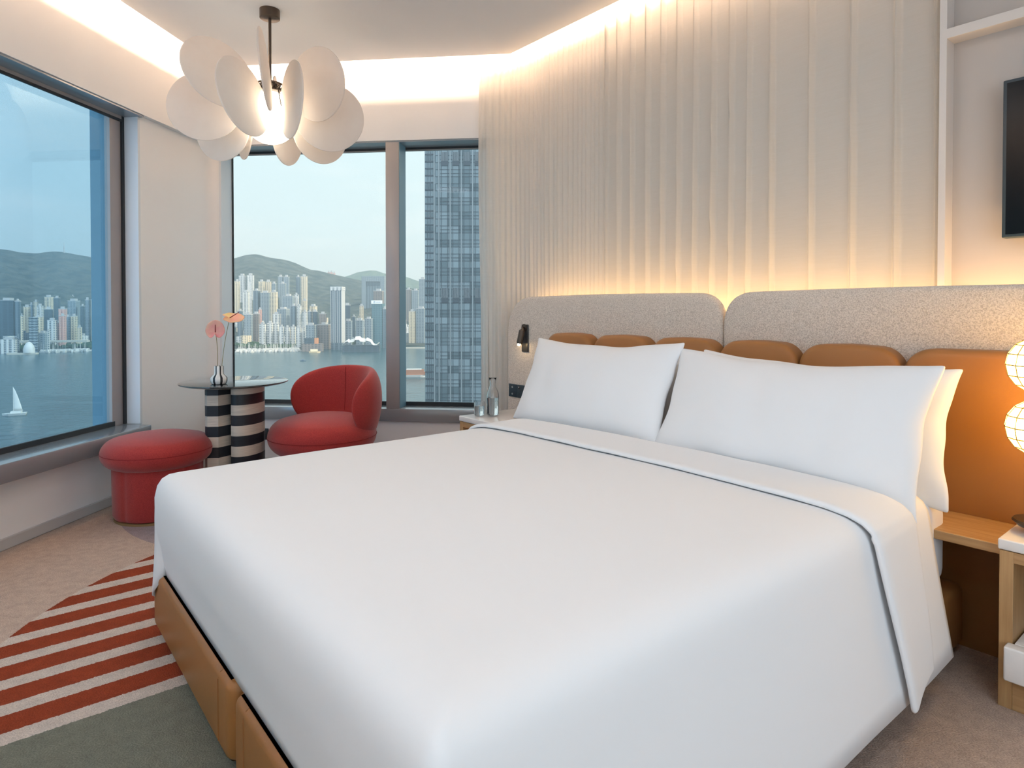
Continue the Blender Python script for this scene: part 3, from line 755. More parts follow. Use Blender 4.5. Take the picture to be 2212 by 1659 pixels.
# ================================================================== shelf and nightstands
sh = obj('floating_shelf', bx(bmesh.new(), -0.87, -0.557, 2.372, 2.635, 0.435, 0.465, bev=0.002, seg=1), M['oak'], loc=(0, 0, 0), rotz=BA)
tag(sh, 'thin oak shelf fixed to the leather wall between bed and nightstand', 'shelf')
def nightstand(name, x0, x1, y0, y1, top, label):
    e = empty(name, PB(x0, y0), BA); W_, D_ = x1 - x0, y1 - y0
    obj('top_slab', bx(bmesh.new(), -0.004, W_ + 0.004, -0.004, D_, top - 0.032, top, bev=0.005), M['marble'], e)
    bm = bmesh.new()
    bx(bm, 0, 0.034, 0, D_, 0.0, top - 0.034, bev=0.001, seg=1); bx(bm, W_ - 0.034, W_, 0, D_, 0.0, top - 0.034, bev=0.001, seg=1)
    obj('side_panels', bm, M['oak_up'], e)
    bm = bmesh.new()
    bx(bm, 0.034, W_ - 0.034, 0, D_, top - 0.066, top - 0.034, bev=0.001, seg=1); bx(bm, 0.034, W_ - 0.034, 0.001, D_, 0.0, 0.098, bev=0.001, seg=1); bx(bm, 0.034, W_ - 0.034, D_ - 0.012, D_, 0.098, top - 0.066)
    obj('carcass', bm, M['oak'], e)
    obj('drawer', bx(bmesh.new(), 0.022, W_ - 0.022, -0.045, -0.002, 0.10, 0.20, bev=0.006), M['marble'], e)
    obj('drawer_box', bx(bmesh.new(), 0.040, W_ - 0.040, -0.002, D_ - 0.02, 0.10, 0.20), M['marble'], e)
    return tag(e, label, 'nightstand')
nightstand('nightstand', -0.553, -0.03, 2.322, 2.628, 0.50, 'oak nightstand with white stone top and drawer under the lantern lamp')
nightstand('nightstand', -3.27, -2.70, 2.25, 2.72, 0.522, 'oak nightstand with white stone top on the window side of the bed')

# carafe and tumbler
cf = empty('carafe', PB(-3.150, 2.415, 0.522), BA); tag(cf, 'clear glass water carafe, half full, on the window side nightstand', 'carafe')
prof = [(0.004, 0.003), (0.034, 0.003), (0.038, 0.008), (0.0385, 0.115), (0.034, 0.145), (0.022, 0.175), (0.018, 0.195), (0.0185, 0.215), (0.024, 0.235), (0.0225, 0.2345), (0.0165, 0.214), (0.016, 0.195), (0.020, 0.175), (0.0315, 0.145), (0.036, 0.115), (0.0355, 0.012), (0.004, 0.010)]
bm = bmesh.new(); lathe(bm, prof, 40); obj('glass_body', bm, M['clear'], cf, angle=60)
bm = bmesh.new(); lathe(bm, [(0.003, 0.0105), (0.0352, 0.0125), (0.0357, 0.112), (0.003, 0.112)], 40); obj('water', bm, M['water_in'], cf, angle=50)
tb = empty('tumbler', PB(-3.195, 2.345, 0.522), BA); tag(tb, 'short clear drinking glass with water beside the carafe', 'glass')
bm = bmesh.new(); lathe(bm, [(0.004, 0.003), (0.029, 0.003), (0.031, 0.006), (0.0335, 0.088), (0.0315, 0.088), (0.029, 0.014), (0.004, 0.012)], 40); obj('glass_body', bm, M['clear'], tb, angle=60)
bm = bmesh.new(); lathe(bm, [(0.003, 0.0125), (0.0287, 0.0145), (0.0305, 0.062), (0.003, 0.062)], 40); obj('water', bm, M['water_in'], tb, angle=50)

# ================================================================== lantern lamp
lp = empty('lantern_lamp', PB(-0.487, 2.45, 0.50), BA); tag(lp, 'table lamp of stacked ribbed paper globes, lit, on the nightstand at the right edge', 'lamp')
bm = bmesh.new(); lathe(bm, [(0.02, 0.0), (0.03, 0.012), (0.052, 0.022), (0.066, 0.036), (0.062, 0.042), (0.02, 0.044)], 32); obj('base', bm, M['bronze'], lp)
bm = bmesh.new(); tube(bm, [(0, 0, 0.04), (0, 0, 0.62)], 0.006, 10); obj('stem', bm, M['bronze'], lp)
def paper_globe(z):
    r = 0.088; bm = bmesh.new(); prof = []
    for k in range(1, 8):
        a = -pi / 2 + pi * k / 8; prof.append((r * cos(a), r * 0.98 * sin(a)))
    lathe(bm, prof, 12, (0, 0, z))
    g = obj('paper_globe', bm, M['lampshade'], lp, smooth=False)
    bm = bmesh.new()
    for (rr_, zz) in prof: tube(bm, [(rr_ * 1.004 * cos(2 * pi * i / 12), rr_ * 1.004 * sin(2 * pi * i / 12), z + zz) for i in range(12)], 0.0016, 5, closed=True)
    for i in range(12): tube(bm, [(rr_ * 1.004 * cos(2 * pi * i / 12), rr_ * 1.004 * sin(2 * pi * i / 12), z + zz) for rr_, zz in prof], 0.0014, 5)
    obj('wire_ribs', bm, M['wire'], g)
for z in (0.322, 0.511): paper_globe(z)

# ================================================================== television
tv = empty('television', PB(-0.083, 2.93, 1.438), BA); tag(tv, 'dark flat television on the wall right of the curtain, cut by the frame', 'television')
obj('casing', bx(bmesh.new(), -0.60, 0.60, -0.085, -0.035, 0.0, 0.566, bev=0.004), M['plate'], tv)
obj('screen', bx(bmesh.new(), -0.588, 0.588, -0.0875, -0.084, 0.012, 0.554), M['tv'], tv)
obj('wall_bracket', bx(bmesh.new(), -0.15, 0.15, -0.036, 0.0, 0.15, 0.42), M['black'], tv)

# ================================================================== striped side table with vase and anthuriums
tc_ = PW(-2.128, 3.71); tbl = empty('side_table', tc_, WA); tag(tbl, 'round glossy black table on two black and white striped columns', 'table')
bm = bmesh.new(); lathe(bm, [(0.26, 0.718), (0.300, 0.727), (0.311, 0.733), (0.311, 0.738), (0.306, 0.740)], 96); obj('table_top', bm, M['tabletop'], tbl, angle=25)
def colpoly(kind):
    if kind == 'a':  # left column: rounded on the left with a sharp front edge
        pts = [(0.073 - 0.073, -0.0)]
        pts = []
        for k in range(0, 19): a = -pi / 2 - pi * k / 18; pts.append((-0.053 + 0.080 * cos(a) * 0.95, -0.03 + 0.155 * sin(a)))
        return [(0.028, -0.09)] + [(-0.004, -0.172)] + pts[1:-1] + [(-0.012, 0.12), (0.028, 0.10)]
    pts = []
    for k in range(0, 21): a = -pi * 0.62 + pi * 1.15 * k / 20; pts.append((0.082 + 0.086 * cos(a), 0.0 + 0.140 * sin(a)))
    return [(0.029, -0.09)] + pts + [(0.029, 0.12)]
bm = bmesh.new(); prism(bm, colpoly('a'), 0.0, 0.7175); obj('column', bm, M['col_a'], tbl, angle=28)
bm = bmesh.new(); prism(bm, colpoly('b'), 0.0, 0.7175); obj('column', bm, M['col_b'], tbl, angle=28)

vz = empty('vase', PW(-2.13, 3.545, 0.7405), WA); tag(vz, 'small bottle shaped vase with black and white vertical stripes on the round table', 'vase')
prof = [(0.036, 0.0), (0.040, 0.003), (0.047, 0.018), (0.0475, 0.038), (0.040, 0.048), (0.029, 0.058), (0.0265, 0.066), (0.0262, 0.105), (0.0255, 0.107), (0.0225, 0.107), (0.0225, 0.066), (0.02, 0.03)]
bm = bmesh.new(); nS = 64; rings = lathe(bm, prof, nS)
for f in bm.faces:
    c = f.calc_center_median(); a = (atan2(c.y, c.x) + pi / 2 + 0.22 + 4 * pi) % (pi / 3.5)
    f.material_index = 1 if (a < 0.30 or c.z < 0.003) and c.z > -1 else 0
obj('vase_body', bm, [mat('white_glaze', (0.78, 0.76, 0.72), 0.25), mat('black_glaze', (0.02, 0.02, 0.022), 0.25)], vz, angle=60)

def anthurium(name, base, tip, face_dir, size, mat_, label, spx, up):
    e = empty(name, base); bm = bmesh.new(); b = Vector((0, 0, -0.06)); tpt = Vector(tip) - Vector(base)
    mid = (b + tpt) / 2 + Vector((0.018, 0, 0.01)) * (1 if tpt.x > 0 else -1) * -1
    pts = [b * (1 - u) ** 2 + mid * 2 * u * (1 - u) + tpt * u * u for u in [k / 14 for k in range(15)]]
    tube(bm, pts, 0.0017, 8); obj('stem', bm, M['stem'], e)
    n = Vector(face_dir).normalized(); upv = Vector(up); x = upv.cross(n).normalized(); y = n.cross(x).normalized()
    bm = bmesh.new(); P_ = []
    nr, na = 10, 40
    for i in range(nr + 1):
        r = i / nr; row = []
        for k in range(na):
            a = 2 * pi * k / na      # a=0 is the heart's tip (+y)
            ca = cos(a)
            rad = size * (0.50 + 0.12 * ca + 0.06 * max(0, ca) ** 6 - 0.26 * max(0.0, -ca) ** 14)
            px, py = rad * sin(a) * 1.02, rad * ca
            cup = 0.16 * size * r * r - 0.10 * size * r * abs(sin(a * 1)) * r
            ripple = 0.03 * size * sin(a * 7) * r ** 3 * 0.5
            row.append(tpt + x * px * r + y * py * r + n * (cup * 0.6 + ripple))
        P_.append(row)
    grid(bm, P_, closed_v=True); bmesh.ops.remove_doubles(bm, verts=bm.verts, dist=0.0002)
    s = obj('spathe', bm, M[mat_], e, angle=None); mods(s, 'SOLIDIFY', thickness=0.0012)
    bm = bmesh.new(); q0 = tpt + n * 0.002; q1 = q0 + y * size * 0.42 + n * size * spx
    tube(bm, [q0 + (q1 - q0) * u for u in [k / 8 for k in range(9)]], [0.0030 * (1 - 0.4 * k / 8) for k in range(9)], 10); obj('spadix', bm, M['spadix'], e)
    return tag(e, label, 'flower', 'two anthurium stems in the striped vase')
vb = vz.location
anthurium('anthurium', vb + Vector((-0.012, 0, 0.107)), PW(-2.150, 3.545, 1.045) + Vector((0, 0, 0)), (0.1, -1, 0.12), 0.105, 'petal_pink', 'pink anthurium facing forward, the lower flower in the vase', 0.06, (0, 0, 1))
anthurium('anthurium', vb + Vector((0.014, 0, 0.107)), PW(-2.066, 3.555, 1.128), (0.25, -0.38, 0.9), 0.118, 'petal_yellow', 'yellow and pink anthurium tilted flat, the higher flower in the vase', 0.35, (0.75, 0.2, 0.35))

# ================================================================== red pouf and armchair
def fluted(n, depth, ph=0.0):
    return lambda a: 1 - depth * (1 - abs(sin((a + ph) * n / 2)) ** 0.35)
pc = PW(-2.435, 3.43)
pf = empty('pouf', pc, WA); tag(pf, 'mushroom shaped red pouf with a channelled base by the left window', 'pouf')
bm = bmesh.new(); lathe(bm, [(0.20, 0.0), (0.222, 0.0), (0.222, 0.012), (0.20, 0.014)], 72); obj('plinth', bm, M['wire'], pf, angle=30)
bm = bmesh.new(); lathe(bm, [(0.19, 0.014), (0.222, 0.018), (0.232, 0.04), (0.235, 0.30), (0.20, 0.32)], 160, lobes=fluted(9, 0.045, 0.35)); obj('base', bm, M['red'], pf, angle=50)
prof = [(0.12, 0.285)] + [(0.20 + 0.088 * cos(a), 0.372 + 0.082 * sin(a)) for a in [-pi / 2 + pi * k / 16 * 0.97 for k in range(0, 15)]]
prof += [(0.17, 0.461), (0.12, 0.468), (0.06, 0.472), (0.01, 0.473)]
bm = bmesh.new(); lathe(bm, prof, 96); st = obj('seat_cushion', bm, M['red'], pf, angle=60)
bm = bmesh.new(); tube(bm, [(0.2878 * cos(2 * pi * i / 72), 0.2878 * sin(2 * pi * i / 72), 0.378) for i in range(72)], 0.0016, 6, closed=True); obj('seam', bm, M['redseam'], pf)

ac = Vector((-1.200, 4.06, 0)); ch = empty('armchair', ac, radians(-38)); tag(ch, 'low red barrel armchair with a wraparound back before the rear window', 'armchair')
# local +y points to the middle of the back
bm = bmesh.new(); lathe(bm, [(0.18, 0.0), (0.24, 0.006), (0.245, 0.03), (0.25, 0.30), (0.22, 0.32)], 160, lobes=fluted(9, 0.04)); obj('base', bm, M['red'], ch, angle=50)
prof = [(0.14, 0.268)] + [(0.215 + 0.118 * cos(a), 0.385 + 0.112 * sin(a)) for a in [-pi / 2 + pi * k / 16 * 0.95 for k in range(0, 15)]]
prof += [(0.20, 0.502), (0.14, 0.512), (0.07, 0.517), (0.01, 0.518)]
bm = bmesh.new(); lathe(bm, prof, 96); obj('seat_cushion', bm, M['red'], ch, angle=60)
bm = bmesh.new(); tube(bm, [(0.3345 * cos(2 * pi * i / 72), 0.3345 * sin(2 * pi * i / 72), 0.385) for i in range(72)], 0.0017, 6, closed=True); obj('seam', bm, M['redseam'], ch)
def shell():
    bm = bmesh.new(); nphi, nc = 96, 28; PH = radians(94); P_ = []
    for i in range(nphi + 1):
        u = -1 + 2 * i / nphi; u = max(-0.9995, min(0.9995, u)); uu = sin(u * pi / 2)
        k = max(1e-4, 1 - abs(uu) ** 2.3)
        hz = 0.262 * k ** (1 / 2.05); zc = 0.545 + 0.050 * uu * uu
        th = 0.052 * (0.35 + 0.65 * k ** 0.5) * min(1, k ** 0.35 * 1.3)
        row = []
        phi = uu * PH
        for c in range(nc):
            a = 2 * pi * c / nc
            ca, sa = cos(a), sin(a)
            dz = hz * (abs(sa) ** 0.85) * (1 if sa >= 0 else -1)
            dr = th * (abs(ca) ** 0.8) * (1 if ca >= 0 else -1)
            z = zc + dz
            lean = 0.10 * (z - 0.40)
            bow = -0.045 * ((z - zc) / 0.26) ** 2
            r = 0.302 + lean + bow + dr
            row.append((r * sin(phi), r * cos(phi), z))
        P_.append(row)
    V = grid(bm, P_, closed_v=True)
    bm.faces.new(V[0]); bm.faces.new(list(reversed(V[-1])))
    return obj('backrest', bm, M['red'], ch, angle=None)
br = shell(); mods(br, 'SUBSURF', levels=1, render_levels=1)
sa_ = radians(-22); bm = bmesh.new()
sp_ = []
for k in range(21):
    z = 0.50 + 0.29 * k / 20; rr_ = 0.302 + 0.10 * (z - 0.4) - 0.045 * ((z - 0.545) / 0.26) ** 2 - 0.0525 * (max(0.0, 1 - abs((z - 0.548) / 0.262) ** 2.35)) ** 0.40
    sp_.append((rr_ * sin(sa_), rr_ * cos(sa_), z))
tube(bm, sp_, 0.0018, 6)
obj('seam', bm, M['redseam'], ch)

# ================================================================== pendant lamp
px, py = -1.425, 3.80
pd = empty('pendant_lamp', (px, py, 1.9), 0); tag(pd, 'pendant lamp of overlapping frosted discs around a glowing globe on a black rod', 'pendant lamp')
Z0 = 1.9
bm = bmesh.new(); lathe(bm, [(0.054, ZC - 0.052 - Z0), (0.057, ZC - 0.05 - Z0), (0.057, ZC - 0.0005 - Z0)], 48); obj('canopy', bm, M['bronze'], pd)
bm = bmesh.new(); tube(bm, [(0, 0, ZC - 0.04 - Z0), (0, 0, 2.50 - Z0)], 0.0085, 12); obj('rod', bm, M['bronze'], pd)
bm = bmesh.new()
for z in (2.46, 2.50):
    tube(bm, [(0.075 * cos(2 * pi * k / 36), 0.075 * sin(2 * pi * k / 36), z - Z0) for k in range(36)], 0.006, 8, closed=True)
lathe(bm, [(0.03, 2.46 - Z0), (0.055, 2.462 - Z0), (0.05, 2.515 - Z0), (0.012, 2.52 - Z0)], 32)
for k in range(12):
    a = 2 * pi * k / 12; tube(bm, [(0.05 * cos(a), 0.05 * sin(a), 2.47 - Z0), (0.08 * cos(a), 0.08 * sin(a), 2.49 - Z0)], 0.004, 6)
    tube(bm, [(0.075 * cos(a), 0.075 * sin(a), 2.46 - Z0), (0.075 * cos(a + 0.2), 0.075 * sin(a + 0.2), 2.50 - Z0)], 0.004, 6)
hub = obj('hub', bm, M['bronze'], pd)
bm = bmesh.new(); prof = []
for k in range(1, 24):
    a = -pi / 2 + pi * k / 24; r = 0.150 * cos(a); z = 0.150 * sin(a)
    if z > 0.09: r = r * (1 - (z - 0.09) * 1.0)
    prof.append((r, z * (1.0 if z < 0 else 1.05)))
lathe(bm, prof, 64, (0, 0, 2.305 - Z0)); obj('globe_shade', bm, M['globe'], pd, angle=80)
def disc(ang, z, rad, R=0.335, tilt=0.0, yaw=0.0):
    bm = bmesh.new(); n = 72
    lathe(bm, [(rad * 0.5, -0.0045), (rad * 0.992, -0.0042), (rad, 0.0), (rad * 0.992, 0.0042), (rad * 0.5, 0.0045)], n)
    # disc axis -> tangential direction, so that the plate stands like a fin
    Rm = Matrix.Rotation(radians(ang + yaw), 4, 'Z') @ Matrix.Rotation(pi / 2 + radians(tilt), 4, 'X')
    o = obj('disc', bm, M['disc'], pd, angle=60)
    o.location = (R * cos(radians(ang)), R * sin(radians(ang)), z - Z0); o.rotation_euler = Rm.to_euler()
    bm = bmesh.new(); a = radians(ang)
    tube(bm, [(0.075 * cos(a), 0.075 * sin(a), 2.48 - Z0), (0.12 * cos(a), 0.12 * sin(a), 2.48 - Z0 + (z - 2.42) * 0.5), (0.16 * cos(a), 0.16 * sin(a), z - Z0)], 0.0032, 6)
    obj('arm', bm, M['bronze'], pd)
for ang, z, rad, R_, yaw, tilt in [(-138, 2.505, 0.213, .29, 10, 16), (-74, 2.475, 0.214, .33, -3, 5), (-14, 2.478, 0.208, .31, -14, 8), (45, 2.46, 0.20, .33, 0, -6), (105, 2.46, 0.20, .33, 0, 0), (172, 2.45, 0.20, .34, 0, 5),
                       (-98, 2.338, 0.216, .29, -6, 10), (-48, 2.342, 0.212, .30, -7, 0), (8, 2.325, 0.20, .34, 10, 6), (50, 2.30, 0.20, .34, 0, 4), (92, 2.31, 0.205, .33, -10, 5), (139, 2.315, 0.202, .31, -14, 0), (-168, 2.355, 0.205, .36, 0, 5), (165, 2.265, 0.19, .33, 0, 0)]:
    disc(ang, z, rad, R_, tilt, yaw)

# ================================================================== outside: harbour, shore, hills, city
G = -75.0
def sea():
    m = mat('harbour_water', (0.028, 0.08, 0.095), 0.22, spec=0.5)
    t = m.node_tree; v = coords(m, (1, 1, 1))
    n = N(t, 'ShaderNodeTexNoise'); n.inputs['Scale'].default_value = 0.10; n.inputs['Detail'].default_value = 5; t.links.new(v, n.inputs['Vector'])
    b = N(t, 'ShaderNodeBump'); b.inputs['Strength'].default_value = 0.55; b.inputs['Distance'].default_value = 2.0
    t.links.new(n.outputs['Fac'], b.inputs['Height']); t.links.new(b.outputs[0], P(m).inputs['Normal'])
    bm = bmesh.new(); bx(bm, -6000, 6000, 40, 9000, -1, 0)
    o = obj('harbour_water', bm, m, loc=(0, 0, G), smooth=False)
    return tag(o, 'wide blue green harbour water beyond the windows', 'water', kind='stuff')
sea()
RIDGE_NEAR = [(-55.33, 165.0), (-49.17, 214.9), (-43.27, 203.8), (-38.56, 199.0), (-37.93, 196.1), (-37.54, 191.0), (-37.02, 190.8), (-36.54, 188.8), (-36.09, 194.6), (-35.41, 199.5), (-34.85, 197.6), (-34.15, 191.2), (-33.27, 185.1), (-30.17, 115.7), (-26.99, 136.5), (-24.64, 179.9), (-23.25, 199.7), (-22.55, 211.5), (-21.91, 216.1), (-21.49, 214.9), (-20.77, 205.0), (-20.04, 200.5), (-19.31, 195.9), (-18.57, 183.9), (-18.02, 171.5), (-17.38, 159.1), (-16.7, 156.0), (-16.13, 149.0), (-14.98, 136.6), (-13.23, 118.7), (-10.47, 97.0), (-6.42, 74.7), (-0.25, 55.7), (15.87, 44.3), (43.05, 26.8)]
RIDGE_FAR = [(-23.62, 78.9), (-16.33, 184.3), (-14.6, 206.4), (-14.21, 215.5), (-13.43, 239.8), (-12.64, 246.5), (-12.13, 252.9), (-11.66, 241.5), (-11.14, 227.1), (-10.06, 221.9), (-9.42, 213.4), (-8.86, 195.8), (-8.33, 184.0), (-7.44, 169.4), (-0.25, 207.2), (15.87, 141.1), (43.04, 63.2)]
def ip(tab, x):
    if x <= tab[0][0]: return tab[0][1]
    for (a, b), (c, d) in zip(tab[:-1], tab[1:]):
        if x <= c:
            u = (x - a) / (c - a); return b + (d - b) * u
    return tab[-1][1]
SHORE = [(-60, 1500), (-38.7, 1415), (-37.5, 1410), (-35.8, 1440), (-33, 1420), (-23.2, 1270), (-19.2, 1250), (-18, 1300), (-16, 1330), (-12, 1330), (-9, 1325), (0, 1400), (45, 1700)]
def hills(name, tab, r0f, R, label, c1, c2, amp, a0, a1, na, nr=60):
    m = mat(name + '_woods', c1, 0.95, spec=0.1); vary(m, c1, c2, 0.03, 8, lo=0.36, hi=0.64)
    bump(m, 'ShaderNodeTexNoise', 1.0, 14, 0.02, 6)
    bm = bmesh.new(); P_ = []
    for i in range(na + 1):
        az = a0 + (a1 - a0) * i / na; az_ = radians(az); top = ip(tab, az); s = r0f(az); row = []
        for j in range(nr + 1):
            u = j / nr; r = s + (R - s) * u
            if u < 0.10: z = G + 2.2
            else:
                w = (u - 0.10) / 0.90; z = G + 2 + (top - G - 2) * (w ** 1.45)
                z += amp * (noise.noise(Vector((az * 0.45, w * 5, 0))) * 1.0 + 0.5 * noise.noise(Vector((az * 1.3, w * 11, 3)))) * sin(pi * w)
            row.append((r * sin(az_), r * cos(az_), z))
        # back slope
        row.append(((R * 1.25) * sin(az_), (R * 1.25) * cos(az_), G - 5))
        row.insert(0, (s * sin(az_), s * cos(az_), G - 3))
        P_.append(row)
    grid(bm, P_)
    o = obj(name, bm, m, angle=None)
    return tag(o, label, 'hill')
hills('wooded_hill', RIDGE_NEAR, lambda a: ip(SHORE, a), 2700, 'long wooded hill rising behind the city on the far shore', (0.024, 0.040, 0.036), (0.085, 0.095, 0.080), 24, -56, 42, 330)
hills('distant_hill', RIDGE_FAR, lambda a: 3400, 4200, 'paler farther hill right of the long wooded hill', (0.04, 0.08, 0.05), (0.09, 0.13, 0.08), 10, -24, 42, 120, 20)

def facade(name, base, win, rough=0.6, fw=4.2, fh=3.3, wfrac=0.5, hfrac=0.45, spec=0.3):
    m = mat(name, base, rough, spec=spec); t = m.node_tree
    tc = N(t, 'ShaderNodeTexCoord'); s = N(t, 'ShaderNodeSeparateXYZ'); t.links.new(tc.outputs['Object'], s.inputs[0])
    def band(sock, per, fr_):
        d = N(t, 'ShaderNodeMath', operation='MULTIPLY_ADD'); d.inputs[1].default_value = 1 / per; d.inputs[2].default_value = 500.25; t.links.new(sock, d.inputs[0])
        f = N(t, 'ShaderNodeMath', operation='FRACT'); t.links.new(d.outputs[0], f.inputs[0])
        g = N(t, 'ShaderNodeMath', operation='LESS_THAN'); g.inputs[1].default_value = fr_; t.links.new(f.outputs[0], g.inputs[0]); return g.outputs[0]
    ad = N(t, 'ShaderNodeMath', operation='ADD'); t.links.new(s.outputs['X'], ad.inputs[0]); t.links.new(s.outputs['Y'], ad.inputs[1])
    h = band(ad.outputs[0], fw, wfrac); v = band(s.outputs['Z'], fh, hfrac)
    mu = N(t, 'ShaderNodeMath', operation='MULTIPLY'); t.links.new(h, mu.inputs[0]); t.links.new(v, mu.inputs[1])
    mx = N(t, 'ShaderNodeMixRGB'); mx.inputs['Color1'].default_value = (*base, 1); mx.inputs['Color2'].default_value = (*win, 1); t.links.new(mu.outputs[0], mx.inputs[0])
    t.links.new(mx.outputs[0], P(m).inputs['Base Color']); return m
FM = {
 'cream': facade('cream_render', (0.62, 0.53, 0.38), (0.10, 0.11, 0.12), fw=6.5, wfrac=0.45),
 'white': facade('white_render', (0.60, 0.59, 0.56), (0.10, 0.13, 0.15), fw=7.5, wfrac=0.5),
 'grey': facade('grey_render', (0.24, 0.28, 0.30), (0.07, 0.10, 0.12), fw=6, wfrac=0.5),
 'glass': facade('blue_glass_facade', (0.14, 0.185, 0.21), (0.06, 0.09, 0.11), rough=0.4, fw=9, wfrac=0.6, hfrac=0.8, spec=0.5),
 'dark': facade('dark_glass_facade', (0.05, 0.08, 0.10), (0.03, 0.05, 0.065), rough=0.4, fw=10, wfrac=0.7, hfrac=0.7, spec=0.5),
 'pink': facade('pink_render', (0.66, 0.36, 0.28), (0.30, 0.20, 0.18), fw=7, wfrac=0.35),
 'brown': facade('brown_render', (0.22, 0.19, 0.17), (0.09, 0.09, 0.09), fw=6, wfrac=0.5)}
ROOF = mat('roof_plant', (0.45, 0.45, 0.44), 0.8)
